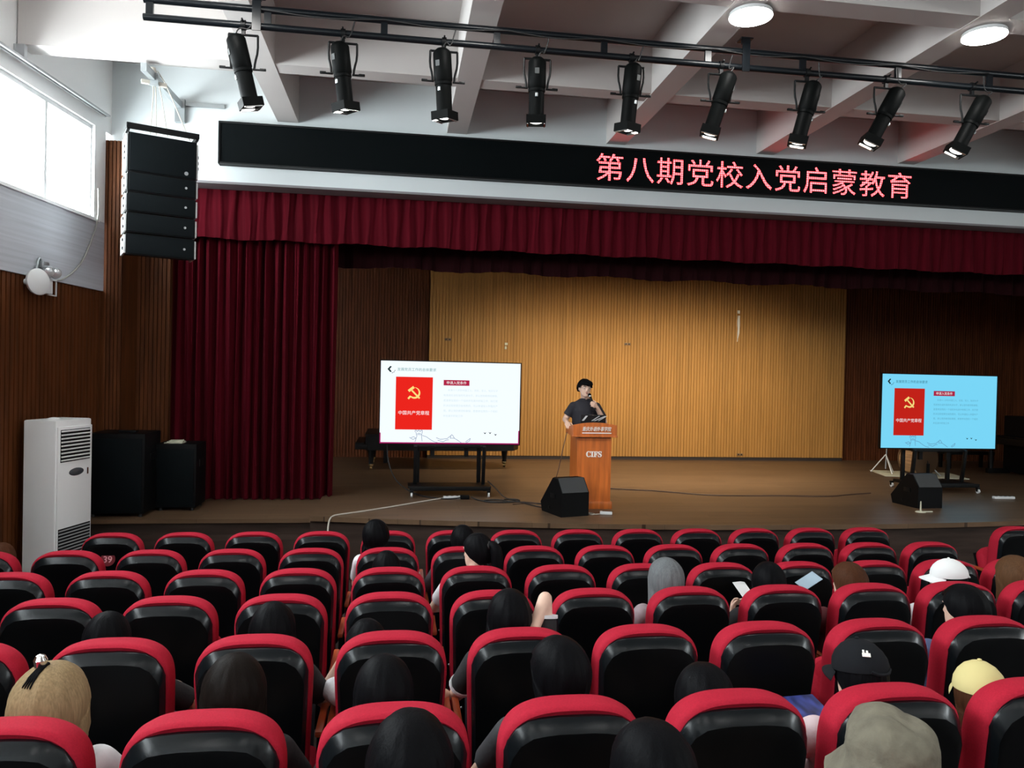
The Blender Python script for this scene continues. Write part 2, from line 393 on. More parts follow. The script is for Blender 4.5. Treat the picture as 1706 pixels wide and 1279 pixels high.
# stage house
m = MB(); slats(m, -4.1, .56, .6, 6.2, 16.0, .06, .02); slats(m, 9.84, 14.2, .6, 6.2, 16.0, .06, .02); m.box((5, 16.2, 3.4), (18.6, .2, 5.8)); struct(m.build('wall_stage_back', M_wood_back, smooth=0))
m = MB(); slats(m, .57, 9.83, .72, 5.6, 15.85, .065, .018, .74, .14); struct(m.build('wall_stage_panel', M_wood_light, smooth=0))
struct(MB().box((5.2, 15.93, .68), (9.26, .12, .08)).build('panel_gap_shade', M_dark))  # dark strip standing in for the shaded gap under the panel
struct(MB().box((-4.2, 13.5, 3.1), (.2, 5.2, 6.4)).build('wall_stage_left', M_wood_back))
m = MB()
struct(MB().box((14.3, 13.5, 3.1), (.2, 5.4, 6.4)).build('wall_stage_right', M_wood_back))
struct(MB().box((5, 13.6, 6.3), (19, 5.6, .15)).build('ceiling_stage', M_dark))

# ------------------------------------------------------------------ curtains
def drape(x0, x1, y, zt, zb, folds, amp, seed, name, m, label, cat, flare=0, wav=0, thick=.02, ripple=1):
    rr = random.Random(seed); n = folds*10
    ph = [rr.uniform(-.7, .7) for _ in range(folds+2)]; am = [rr.uniform(.55, 1.25) for _ in range(folds+2)]
    rows = 10; rings = []
    for k in range(rows+1):
        t = k/rows; z = zt + (zb-zt)*t; front = []; back = []
        for i in range(n+1):
            u = i/n; fo = u*folds; fi = int(fo); a = am[fi]*(1-(fo-fi))+am[fi+1]*(fo-fi); p = ph[fi]*(1-(fo-fi))+ph[fi+1]*(fo-fi)
            d = amp*a*sin(2*pi*fo+p*(.6+t))*(ripple+flare*t) + amp*.3*sin(2*pi*fo*2.7+fi)
            x = x0+(x1-x0)*u + .012*sin(3*fo+4*t)
            zz = z + (wav*sin(fo*1.1+seed)*t if wav else 0)
            front.append((x, y+d, zz)); back.append((x, y+d+thick, zz))
        rings.append(front+back[::-1])
    o = MB().loft(rings).build(name, m, smooth=60); return tag(o, label, cat)
drape(-3.12, -.92, 11.05, 4.75, LANDING+.01, 17, .06, 3, 'stage_curtain', M_curtain, 'tall dark crimson stage curtain gathered at the left side of the stage', 'curtain', flare=.25, wav=0)
drape(-3.15, 13.2, 10.86, 4.86, 4.185, 90, .022, 5, 'valance_curtain', M_valance, 'long crimson pleated valance hanging across the stage under the white fascia', 'curtain', wav=.012)
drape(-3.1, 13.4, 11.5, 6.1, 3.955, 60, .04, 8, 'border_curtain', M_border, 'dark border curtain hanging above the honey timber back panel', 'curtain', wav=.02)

# ------------------------------------------------------------------ round ceiling lamps
M_lampglow = emit('lamp_diffuser_glow', (1, .985, .95), LAMP)
def lamp(x, y, label):
    t = thing('ceiling_lamp', label, 'ceiling lamp', (x, y, 5.655), 0, 'round white ceiling lamps')
    MB().lathe([(.13, .045), (.186, .04), (.19, .02), (.189, .006), (.185, .006)], n=40).build('housing', M_whiteplastic, t)
    MB().lathe([(.187, .012), (.187, .002), (.15, -.006), (.08, -.010), (.0, -.011)], n=40).build('diffuser', M_lampglow, t)
    return t
first = lamp(3.02, 6.48, 'glowing round ceiling lamp above the middle of the lighting truss')
second = copy_tree(first); second.location = (5.29, 6.43, 5.655); second['label'] = 'glowing round ceiling lamp nearer the right edge, above the last spotlights'

# the same lamps go on over the seats behind the photographer, as in the visible bay
for ix, x in enumerate((-1.545, .69, 2.93, 5.166, 7.40, 9.64, 11.88)):
    for iy, y in enumerate((6.3, 1.8, -2.7)):
        if iy == 0 and ix in (2, 3): continue
        c = copy_tree(first); c.location = (x, y, 5.655)
        c['label'] = 'round white ceiling lamp outside the picture, %s along its beam, %s row back' % (ORD[ix], ORD[iy])

# ------------------------------------------------------------------ lit message board
def led_banner():
    t = thing('message_board', 'long black lit message board with red Chinese characters above the stage', 'sign', (5.1, 10.4, 5.075))
    L = 15.0
    b = MB(); b.box((0, .05, .275), (L, .1, .55)); b.build('cabinet', M_black, t, smooth=0)
    fr = MB()
    for z in (.012, .538): fr.box((0, -.012, z), (L, .03, .024), bev=.004)
    for x in (-L/2+.012, L/2-.012): fr.box((x, -.012, .275), (.024, .03, .55), bev=.004)
    fr.build('frame', M_blackmetal, t)
    MB().box((0, -.002, .275), (L-.05, .008, .5)).build('display_face', mat('unlit_display', (.002, .0035, .004), .5, spec=.06), t, smooth=0)
    tx = text_mb('第八期党校入党启蒙教育', width=4.80, height=.375, spacing=1.06)
    tx.build('message_text', led_mat('red_diodes', (1, .07, .08), 5.5, .032), t, smooth=0, loc=(-.07, -.009, .272), label='glowing red message text')
led_banner()

# ------------------------------------------------------------------ lighting truss and its spotlights
TY = 7.0
t = thing('lighting_truss', 'black ladder truss of two pipes hung under the ceiling beams', 'lighting truss', (2, TY, 5.43))
MB().cyl((-4.25, 0, 0), (8.5, 0, 0), .03, n=16).build('lower_pipe', M_pipe, t)
MB().cyl((-4.25, 0, .15), (8.5, 0, .15), .03, n=16).build('upper_pipe', M_pipe, t)
for x in (-2.2, -1.22, -.21, .81, 1.82, 2.84, 3.81, 4.82, 5.83, 6.85, 7.86, 8.87, 9.88):
    MB().box((x-2, 0, .075), (.06, .03, .12)).build('strut', M_pipe, t)
for x in (-1.31, 3.21, 7.7):
    h = MB(); h.box((x-2, -.035, .11), (.075, .012, .32)); h.box((x-2, -.02, .245), (.075, .05, .05)); h.box((x-2, 0, .262), (.12, .12, .012)); h.build('hanger', M_pipe, t)
cb = MB()
for a, b in ((-1.3, -.2), (-.2, .9), (.9, 1.8), (1.8, 2.9), (2.9, 3.8), (3.8, 4.8), (4.8, 5.8)):
    cb.tube([(a-2, -.035, .14), ((a+b)/2-2, -.035, .10), (b-2, -.035, .14)], .006, 6, 2)
cb.build('power_cable', M_rubber, t)

def spotlight(i, tail, nose, label, lean):
    x = tail[0]; piv = Vector(tail)*.56 + Vector(nose)*.44
    t = thing('stage_spotlight', label, 'spotlight', (piv.x, TY, 5.40), 0, 'spotlights clamped along the truss')
    org = Vector((piv.x, TY, 5.40)); T = Vector(tail)-org; N = Vector(nose)-org; P = T*.56+N*.44
    d = (N-T).normalized(); q = d.to_track_quat('Z', 'Y').to_matrix(); L = (N-T).length
    def pr(r, z0, z1, n=20): return [(r, z0), (r, z1)]
    MB().lathe([(.045, -.02), (.07, 0), (.082, .02), (.084, L*.42), (.07, L*.46), (.055, L*.47)], T, d, 24).build('lamp_housing', M_spot, t)
    b = MB(); b.lathe([(.066, L*.44), (.071, L*.5), (.071, L*.84), (.074, L*.90)], T, d, 24)
    b.cyl(T+d*L*.45, T+d*L*.49, .079, n=20); b.build('lens_barrel', M_spot, t)
    g = MB()
    for sx, sy in ((1, 0), (-1, 0), (0, 1), (0, -1)):
        c = T + d*L*.93 + q @ Vector((sx*.084, sy*.084, 0)); g.box(c, (.012 if sx else .178, .012 if sy else .178, .075), rot=q)
    g.build('colour_frame', M_spot, t)
    MB().lathe([(.063, L*.86), (.064, L*.955), (.03, L*.975), (.0, L*.98)], T, d, 24).build('lens', M_lensglow, t)
    lp = MB()
    for k in (-.035, .035): lp.box(T + d*(L*.99) + q @ Vector((k*2.2, 0, 0)), (.012, .15, .02), rot=q)
    lp.build('glint_tab', M_chrome, t)  # chrome tabs added to show as bright glints at the nose
    s = Vector((1, 0, 0)); zt = -.055
    y = MB()
    for sg in (-1, 1):
        a = P + s*sg*.098
        y.tube([a, a+Vector((sg*.004, 0, .06)), Vector((P.x+sg*.125, a.y*.6, a.z*.55)), Vector((P.x+sg*.122, 0, zt))], .010, 8, 1)
    y.tube([Vector((P.x-.125, 0, zt)), Vector((P.x+.125, 0, zt))], .011, 8, 0); y.build('yoke', M_blackmetal, t)
    for sg in (-1, 1):
        k = MB(); a = P + s*sg*.085; k.cyl(a, a+s*sg*.06, .009); k.box(a+s*sg*.085 + Vector((0, 0, .003)), (.055, .02, .022), bev=.006)
        k.build('tilt_knob', M_blackmetal, t)
    k = MB(); a = T+d*L*.56; k.box(a + q @ Vector((0, -.075, 0)), (.024, .016, .034), rot=q, bev=.004); k.build('focus_lever', M_steel, t); k = MB()
    k.box(T+d*L*.2 + q @ Vector((0, -.0845, 0)), (.04, .004, .05), rot=q); k.build('label_plate', mat('grey_plate', (.045, .05, .05), .5), t)
    c = MB(); c.box((P.x, 0, -.02), (.03, .03, .07)); c.lathe([(.042, -.02), (.042, .02)], (P.x, 0, .03), (1, 0, 0), 20); c.cyl((P.x, -.045, .05), (P.x, -.075, .055), .008); c.build('clamp', M_blackmetal, t)
    c = MB(); c.tube([T-d*.01, T-d*.06+Vector((.04*lean, 0, .03)), Vector((P.x+.06*lean, -.02, -.02)), Vector((P.x+.10, -.035, .13))], .0065, 6, 2); c.build('mains_cable', M_rubber, t)
SPOTS = [((-1.49, 5.32), (-1.34, 4.71)), ((-.6, 5.33), (-.53, 4.74)), ((.31, 5.35), (.35, 4.72)), ((1.19, 5.34), (1.19, 4.74)), ((2.11, 5.36), (2.06, 4.73)),
         ((3.06, 5.35), (2.87, 4.75)), ((3.93, 5.33), (3.77, 4.72)), ((4.83, 5.33), (4.53, 4.77)), ((5.78, 5.32), (5.47, 4.75))]
SL = ['first from the left, beside the white wall', 'second from the left', 'third from the left', 'fourth from the left', 'fifth, midway along the truss', 'sixth from the left',
      'seventh from the left', 'eighth from the left, tilted steeply', 'last on the right end']
for i, (a, b) in enumerate(SPOTS):
    def depth(p, y): return (p[0]*y/7, y, 2.433+(p[1]-2.433)*y/7)
    spotlight(i, depth(a, 6.97), depth(b, 7.03), 'black stage spotlight on the truss, ' + SL[i], 1 if i < 6 else 2)

# ------------------------------------------------------------------ hanging loudspeaker array and its bracket
br = MB(); br.box((-2.845, 9.60, 5.725), (.06, 1.80, .085), rot=(radians(6), 0, radians(3.5))); br.box((-2.895, 10.46, 5.74), (.12, .06, .30)); br.box((-2.80, 9.10, 5.64), (.10, .06, .13))
br.box((-2.65, 10.485, 5.84), (.6, .03, .05))
tag(br.build('wall_bracket', M_steel), 'grey steel arm on the white wall carrying the hanging loudspeakers', 'bracket')
def line_array():
    t = thing('loudspeaker_array', 'tall black hanging loudspeaker array of five boxes beside the window', 'loudspeaker', (-2.70, 9.12, 3.67), radians(24))
    W = .71
    def cab(z0, z1, y0, y1, tilt, d=.5):
        m = MB()
        pr = [(y0, z0), (y0, z1), (y0+d, z1-.03), (y0+d, z0+.05)]
        m.loft([[(-W/2, y, z) for y, z in pr], [(W/2, y, z) for y, z in pr]])
        return m
    zs = [(0, .235), (.243, .463), (.471, .683), (.691, .903), (.911, 1.34)]
    for i, (a, b) in enumerate(zs):
        off = [.055, .03, .012, 0, 0][i]
        c = cab(a, b, off, 0, 0).build('speaker_box', M_black, t, smooth=0)
        MB().box((0, off-.008, (a+b)/2), (W-.03, .014, b-a-.02), bev=.004).build('grille', M_grille, c)
        for sg in (-1, 1): MB().box((sg*(W/2+.012), off+.2, (a+b)/2), (.022, .34, b-a-.03), bev=.004).build('lit_side_plate', M_whiteplastic, c, label='side plate whitened for window light')  # white colour stands in for window light on the cabinet sides
        s = MB()
        for sg in (-1, 1):
            for zz in ((.3, .7) if i < 4 else (.35, .5, .65)): s.cyl((sg*(W/2+.02), off+.08, a+(b-a)*zz), (sg*(W/2+.035), off+.08, a+(b-a)*zz), .018, n=10)
        s.build('rigging_pin', M_blackmetal, c)
        r_ = .022 if i == 4 else .014
        lg = MB(); lg.lathe([(r_*.8, -.002), (r_, -.002), (r_, .002), (r_*.8, .002)], (W/2-.11, off-.017, a+(.055 if i == 4 else .11)), (0, 1, 0), 18); lg.box((W/2-.11, off-.017, a+(.055 if i == 4 else .11)), (r_, .003, r_*.5)); lg.build('badge', mat('silver_badge', (.35, .36, .37), .4, .6), c)
    fr = MB(); fr.box((0, -.01, 1.405), (W+.04, .06, .055)); fr.box((-W/2, .22, 1.385), (.03, .5, .05)); fr.box((W/2, .22, 1.385), (.03, .5, .05)); fr.box((0, .42, 1.40), (W, .05, .05)); fr.build('flying_frame', M_black, t)
    c = MB()
    for x in (-.12, -.06, .06, .30): c.tube([(x, .12, 1.38), (x*.3-.06, .06, 1.95), (-.115+x*.15, .03, 2.08)], .006, 6, 1)
    c.box((-.10, .035, 1.93), (.26, .05, .04)); c.lathe([(.03, -.06), (.045, 0), (.03, .05)], (-.115, .03, 2.05), (0, 0, 1), 12); c.build('hoist_chain', M_whitecable, t)
line_array()

# ------------------------------------------------------------------ left wall fittings
def wp(y, z, off): p = Vector((wall_x(y), y, z)) + WN*off; return p
t = thing('emergency_light', 'white twin-head emergency light with disc on the left wall below the grey panel', 'emergency light', wp(8.95, 3.3, 0), radians(-6.8)+pi/2*0)
MB().box((.05, .0, -.02), (.1, .27, .17), bev=.01).build('battery_box', M_whiteplastic, t)
for dy in (-.03, .11):
    h = MB(); h.lathe([(.02, -.05), (.055, -.03), (.062, .03), (.055, .045)], (.13, dy, .13), (1, -.7, -.25), 20); h.build('lamp_head', M_steel, t)
    MB().lathe([(.05, .046), (.03, .052), (0, .054)], (.13, dy, .13), (1, -.7, -.25), 20).build('lamp_lens', M_lens, t)
h = MB(); h.tube([(.05, -.08, .06), (.06, -.1, .16), (.05, -.06, .27), (.05, .0, .26), (.05, .02, .2), (.05, -.03, .18)], .012, 8, 2); h.box((.06, .02, .2), (.06, .12, .08), bev=.01); h.build('bracket', M_steel, t)
f_ = MB()
for z in (-.11, .06): f_.box((.06, .19, z), (.012, .16, .012))
f_.box((.06, .265, -.025), (.012, .012, .18)); f_.build('wire_frame', M_whiteplastic, t)
o = MB().lathe([(.05, 0), (.135, .01), (.14, .04), (.12, .055), (0, .06)], wp(8.72, 3.29, .13), (1, -.45, .05), 32); o.cyl(wp(8.72, 3.29, .016), wp(8.72, 3.29, .15), .03)
tag(o.build('access_point', M_whiteplastic), 'round white wireless access point disc on the left wall beside the emergency light', 'access point')
o = MB().tube([wp(10.08, 4.6, .06), wp(10.08, 4.25, .07), wp(10.0, 4.0, .05), wp(9.75, 3.62, .05), wp(9.4, 3.40, .05), wp(9.2, 3.36, .05)], .010, 6, 2)
tag(o.build('loose_cable', mat('grey_cable', (.33, .33, .3), .6)), 'thin grey cable sagging from the window down the grey wall panel', 'cable')

# ------------------------------------------------------------------ floor-standing air conditioner
def aircon():
    H = 1.844-FLOOR0
    t = thing('air_conditioner', 'tall white floor-standing air conditioner against the left wall', 'air conditioner', (-3.615, 8.785, FLOOR0), radians(-14))
    w, d = .36, .57     # x depth into hall, y width; the front faces +X
    b = MB(); b.box((0, 0, H/2), (w, d, H-.0), bev=.02); b.build('casing', M_acgrey, t)
    fp = MB(); fp.box((w/2+.008, 0, H/2-.02), (.02, d-.03, H-.1), bev=.006); fp.build('front_panel', M_acgrey, t)
    k = MB(); k.box((w/2+.012, 0, H-.27), (.02, d-.10, .34), bev=.004); k.build('outlet_recess', M_black, t)
    g = MB()
    for i in range(9): g.box((w/2+.026, 0, H-.42+i*.038), (.012, d-.11, .012), rot=(0, radians(25), 0))
    g.build('outlet_louver', M_acgrey, t)
    MB().ball((w/2+.018, .02, H-.56), (.012, .12, .042), 20, 10).build('control_display', mat('grey_display', (.06, .07, .08), .25), t)
    MB().box((w/2+.02, .2, H-.57), (.004, .025, .07)).build('badge', M_chrome, t)
    g = MB()
    for i in range(13): g.box((w/2+.018, 0, .40+i*.034), (.008, d-.07, .014))
    g.build('intake_grille', mat('grey_grille', (.33, .35, .36), .5), t)
    MB().box((w/2+.014, 0, .6), (.012, d-.06, .46)).build('intake_recess', M_black, t)
    MB().ball((-.02, -.05, H), (.05, .08, .02)).build('top_cover', M_acgrey, t)
aircon()

# ------------------------------------------------------------------ black cabinets left of the curtain
def cabinet(name, label, loc, w, d, h):
    t = thing(name, label, 'loudspeaker', loc, 0, 'black loudspeaker cabinets by the left curtain')
    MB().box((0, 0, h/2+.02), (w, d, h-.04), bev=.012).build('enclosure', M_black, t)
    MB().box((0, -d/2-.006, h/2), (w-.06, .014, h-.12), bev=.004).build('grille', M_grille, t)
    for sx in (-1, 1):
        for sy in (-1, 1): MB().cyl((sx*(w/2-.06), sy*(d/2-.06), 0), (sx*(w/2-.06), sy*(d/2-.06), .04), .025).build('foot', M_rubber, t)
    for sx in (-1, 1): MB().box((sx*w/2, 0, h*.7), (.012, .2, .09), bev=.004).build('handle', M_blackmetal, t)
cabinet('bass_loudspeaker', 'large black loudspeaker cabinet on the landing beside the white air conditioner', (-3.37, 10.06, LANDING), .66, .62, 1.01)
cabinet('bass_loudspeaker', 'smaller black loudspeaker cabinet in front of the curtain, papers on its top', (-2.80, 10.42, LANDING), .5, .5, .85)
o = MB(); 
for i in range(3): o.box((-2.86+.01*i, 10.36, LANDING+.853+i*.012), (.22-.03*i, .2, .010), rot=(0, 0, .1*i))
tag(o.build('paper_stack', M_cream), 'pale stack of papers lying on the smaller black loudspeaker cabinet', 'papers')
o = MB().box((-3.3, 9.98, LANDING+1.0225), (.2, .1, .025), bev=.006); tag(o.build('remote_control', M_blackmetal), 'dark small box lying on top of the large black loudspeaker cabinet', 'box')

# ------------------------------------------------------------------ televisions on rolling stands
def caster(parent, x, y):
    c = MB(); c.box((x, y, .085), (.05, .05, .03), bev=.005); c.box((x-.018, y, .06), (.006, .035, .06)); c.box((x+.018, y, .06), (.006, .035, .06))
    c = c.build('caster', M_blackmetal, parent)
    w = MB(); w.cyl((x-.013, y-.005, .037), (x+.013, y-.005, .037), .037, n=20); w.build('wheel', M_whiteplastic if True else None, c)
def television(label, x, y, z0, w, h, tone, text_tone, body_tone, strength, tag_, base, yaw=0, edge=None):
    t = thing('television', label, 'television', (x, y, STAGE), yaw, None)
    zb = z0-STAGE
    # cabinet and bezel
    MB().box((0, .045, zb+h/2), (w-.04, .06, h-.04), bev=.01).build('back_cover', M_black, t)
    fr = MB(); b = .014
    fr.box((0, 0, zb+b/2), (w, .035, b)); fr.box((0, 0, zb+h-b/2), (w, .035, b)); fr.box((-w/2+b/2, 0, zb+h/2), (b, .035, h)); fr.box((w/2-b/2, 0, zb+h/2), (b, .035, h)); fr.build('bezel', M_black, t, smooth=0)
    sw, sh = w-2*b, h-2*b
    S = lambda nm, c, k=1: emit(nm+tag_, c, strength*k)
    scr = MB().box((0, 0, zb+h/2), (sw, .016, sh)).build('screen', S('screen_ground', tone), t, smooth=0)
    ox, oz, fy = -sw/2, zb+b+sh, -.0085
    def pt(u, v, y=0): return (ox+u*sw, fy-y, oz-v*sh)
    def poly(mb, pts, y=.001): mb.add([pt(u, v, y) for u, v in pts], [tuple(range(len(pts)))])
    def line(mb, pts, wd=.0027, y=.0012):
        for (u0, v0), (u1, v1) in zip(pts, pts[1:]):
            dx, dy = (u1-u0)*sw, (v1-v0)*sh; L = sqrt(dx*dx+dy*dy) or 1; nx, ny = -dy/L*wd*sw/2/sw, dx/L*wd*sw/2/sh
            nx, ny = -dy/L*wd/2*1.0, dx/L*wd/2*sw/sh
            poly(mb, [(u0-nx, v0-ny), (u1-nx, v1-ny), (u1+nx, v1+ny), (u0+nx, v0+ny)], y)
    def txt(body, u, v, width, nm, m, bold=.0, y=.002, height=None):
        p = pt(u+width/2, v, y); text_mb(body, width=width*sw, height=height, bold=bold).build(nm, m, scr, smooth=0, loc=p)
    dark = S('slide_ink', (.012, .03, .03)); red = S('slide_red', (.80, .018, .012) if edge else (.55, .016, .010)); maroon = S('slide_maroon', (.42, .018, .06)); gold = S('slide_gold', (.95, .72, .22)); wh = S('slide_white', (.95, .9, .9))
    head = S('slide_heading', text_tone); bod = S('slide_body', body_tone); sk = S('slide_sketch', (.10, .16, .30))
    m = MB(); poly(m, [(.046, .10), (.066, .062), (.076, .07), (.062, .10), (.076, .13), (.066, .138)])
    for a in range(3):
        a0, a1 = .15+a*.5, .5+a*.5
        poly(m, [(.075+.027*cos(a0), .105+.045*sin(a0)), (.075+.027*cos(a1), .105+.045*sin(a1)), (.075+.023*cos(a1), .105+.038*sin(a1)), (.075+.023*cos(a0), .105+.038*sin(a0))])
    m.build('slide_logo', dark, scr, smooth=0)
    txt('发展党员工作的总体要求', .115, .10, .275, 'slide_heading', head, .004)
    m = MB(); poly(m, [(.107, .19), (.368, .19), (.368, .83), (.107, .83)]); m.build('book_cover', red, scr, smooth=0)
    txt('中国共产党章程', .128, .625, .218, 'book_title', wh, .0)
    m = MB(); poly(m, [(.445, .218), (.63, .218), (.63, .285), (.445, .285)]); m.build('slide_badge', maroon, scr, smooth=0)
    txt('申请入党条件', .467, .251, .142, 'badge_text', wh, .0)
    # hammer and sickle on the book cover
    m = MB(); cx, cy, k = .240, .385, .075; ar = sw/sh
    def E(px, py): return (cx+px*k/ar, cy-py*k)
    oa = [radians(a) for a in range(-140, 96, 8)]
    for a0, a1 in zip(oa, oa[1:]):
        def w_(a):
            s = (a-oa[0])/(oa[-1]-oa[0]); return .30*sin(pi*min(1, max(0, .18+.82*s)))**.8*(1 if s < .97 else .2)+.01
        o0, o1 = (.92*cos(a0), .92*sin(a0)), (.92*cos(a1), .92*sin(a1)); r0, r1 = .92-w_(a0), .92-w_(a1)
        poly(m, [E(*o0), E(*o1), E(r1*cos(a1), r1*sin(a1)), E(r0*cos(a0), r0*sin(a0))], .002)
    def bar(p0, p1, wd):
        dx, dy = p1[0]-p0[0], p1[1]-p0[1]; L = sqrt(dx*dx+dy*dy); nx, ny = -dy/L*wd/2, dx/L*wd/2
        poly(m, [E(p0[0]-nx, p0[1]-ny), E(p1[0]-nx, p1[1]-ny), E(p1[0]+nx, p1[1]+ny), E(p0[0]+nx, p0[1]+ny)], .0022)
    bar((-.62, -.5), (-1.02, -.95), .30); bar((-.45, .42), (.82, -.85), .26); bar((-.98, .30), (-.12, .98), .42)
    m.build('emblem', gold, scr, smooth=0, label='golden hammer and sickle emblem')
    L = ['    年满十八岁的中国工人、农民、军人、知识分子', '和其他社会阶层的先进分子，承认党的纲领和章程，', '愿意参加党的一个组织并在其中积极工作、执行党', '的决议和按期交纳党费的，可以申请加入中国共产', '党。承认党的纲领和章程，愿意参加党的一个组织', '并在其中积极工作']
    for i, s in enumerate(L):
        wd = .39 if i < 5 else .14; off = .03 if i == 0 else 0
        txt(s.strip(), .447+off, .342+.063*i, wd-off, 'body_text', bod, .0)
    m = MB(); rr = random.Random(4)
    tw = [(.25, .86), (.25, .835), (.26, .835), (.26, .85), (.27, .85), (.27, .835), (.28, .835), (.28, .85), (.29, .85), (.29, .835), (.30, .835), (.30, .86), (.295, .90), (.30, .97)]
    line(m, tw); line(m, [(.255, .86), (.262, .91), (.25, .98)]); line(m, [(.22, .93), (.24, .915), (.255, .935), (.235, .95), (.21, .925)])
    line(m, [(.30, .90), (.33, .915), (.355, .945), (.385, .975), (.42, .99)]); line(m, [(.40, .925), (.43, .945), (.48, .935), (.495, .91), (.505, .90), (.51, .885), (.52, .90), (.53, .93), (.555, .955), (.58, .985)])
    line(m, [(.41, .955), (.45, .975), (.47, .955), (.49, .95)]); line(m, [(.61, .975), (.625, .955), (.645, .93), (.64, .96), (.615, .985)]); line(m, [(.505, .90), (.50, .93), (.53, .93)]); line(m, [(.265, .875), (.29, .875)]); line(m, [(.262, .89), (.295, .89)])
    m.build('slide_sketch', sk, scr, smooth=0)
    m = MB()
    for u, v in ((.748, .865), (.785, .862), (.825, .882)): poly(m, [(u-.010, v-.014), (u, v-.004), (u+.012, v-.010), (u+.002, v+.012)])
    m.build('slide_birds', dark, scr, smooth=0)
    if edge:
        m = MB(); poly(m, [(0, .985), (1, .985), (1, 1), (0, 1)], .002); poly(m, [(0, .87), (.007, .87), (.007, 1), (0, 1)], .002); poly(m, [(.993, .83), (1, .83), (1, 1), (.993, 1)], .002); m.build('screen_edge_line', S('edge_magenta', edge, .6), scr, smooth=0)
    # stand: two slanting front legs, two rear posts, base frame on four casters
    bx, bd, rear = base
    zt = zb-.02
    for sg in (-1, 1):
        l = MB(); l.box((sg*bx, -.02, zt/2+.06), (.05, .05, zt-.10), rot=(radians(8), 0, 0), bev=.006); l.build('front_leg', M_blackmetal, t)
        l = MB(); l.box((sg*(bx-.04), rear, zt/2+.08), (.06, .05, zt-.06), bev=.006); l.build('rear_leg', M_blackmetal, t)
        MB().box((sg*bx, bd/2-.30, .115), (.06, bd, .05), bev=.006).build('base_rail', M_blackmetal, t)
        MB().box((sg*(bx-.02), rear/2, zt), (.05, rear+.1, .045), bev=.006).build('top_rail', M_blackmetal, t)
    MB().box((0, -.02, zt), (2*bx+.06, .05, .05), bev=.006).build('top_bar', M_blackmetal, t)
    sh_ = MB(); sh_.box((0, bd/2-.30, .13), (2*bx+.2, bd*.62, .03), bev=.006); sh_.box((0, -.28, .125), (2*bx+.16, .05, .06), bev=.006); sh_.build('base_shelf', M_blackmetal, t)
    for sx in (-1, 1):
        for sy in (-.30, bd-.30): caster(t, sx*(bx+.05), sy)
    mt = MB(); mt.box((0, .09, zb+h*.5), (.7, .04, .45)); mt.box((-.25, .10, zb+h*.3), (.06, .05, h*.9)); mt.box((.25, .10, zb+h*.3), (.06, .05, h*.9)); mt.build('screen_mount', M_blackmetal, t, smooth=0)
    return t
television('large rolling television showing a bright white slide, left of the lectern', .735, 11.2, 1.375, 2.07, 1.225,
           (.88, .95, 1.0), (.20, .40, .38), (.62, .76, .80), .67, '_white', (.50, .62, .30), 0, (.55, .01, .16))
television('rolling television showing a cyan tinted slide, behind the right wedge monitor', 8.88, 11.55, 1.345, 2.13, 1.245,
           (.20, .69, .95), (.05, .22, .30), (.12, .38, .52), .62, '_cyan', (.46, .75, .30), 0)

# ------------------------------------------------------------------ lectern
def lectern():
    t = thing('lectern', 'reddish wood lectern with white lettering, in front of the speaker', 'lectern', (2.585, 9.95, STAGE))
    w, d = .47, .42
    b = MB(); b.box((0, d/2, .05), (w+.05, d+.04, .10), bev=.008); b.build('base', M_lectern, t)
    MB().box((0, .01, .52), (w, .02, .86)).build('front_panel', M_lectern, t)
    for sx in (-1, 1): MB().box((sx*(w/2-.01), d/2+.01, .52), (.02, d-.02, .86)).build('side_panel', M_lectern, t)
    MB().box((0, d-.01, .52), (w-.04, .02, .86)).build('rear_panel', M_lectern, t)
    MB().box((0, .17, .957), (w-.02, .33, .026)).build('recess', M_lectern_dark, t)
    W2 = .60
    def top(x): return 1.125 + .035*(1-(2*x/W2)**2)
    # head: arched front board, sloping desk between side cheeks
    m = MB(); xs = [-W2/2+W2*i/16 for i in range(17)]
    pts = [(x, top(x)) for x in xs] + [(W2/2, .97), (-W2/2, .97)]
    m.prism(pts, lambda x, z: (x, -.03, z), lambda x, z: (x, .0, z)); m.build('head_board', M_lectern, t)
    for sx in (-1, 1):
        m = MB(); m.prism([(0, .97), (.44, .99), (.44, 1.06), (0, 1.125)], lambda y, z: (sx*(W2/2-.012), y, z), lambda y, z: (sx*(W2/2), y, z)); m.build('head_cheek', M_lectern, t)
    m = MB(); m.prism([(0, 1.04), (.44, 1.00), (.44, 1.02), (0, 1.06)], lambda y, z: (-W2/2+.012, y, z), lambda y, z: (W2/2-.012, y, z)); m.build('desk_top', M_lectern, t)
    MB().box((0, -.02, .975), (W2+.02, .06, .022), bev=.006).build('cornice', M_lectern, t)
    text_mb('\U0001D402\U0001D408\U0001D405\U0001D412', width=.215, height=.078, bold=.02, extrude=.005).build('lettering', M_letter, t, loc=(-.005, -.004, .735), label='white letters CIFS')
    text_mb('重庆外语外事学院', width=.40, height=.06, extrude=.005, shear=.25).build('lettering', M_letter, t, loc=(.02, -.034, 1.075), label='white calligraphy across the head board')
    MB().box((.02, -.034, 1.02), (.40, .008, .012)).build('underline', M_letter, t)
lectern()
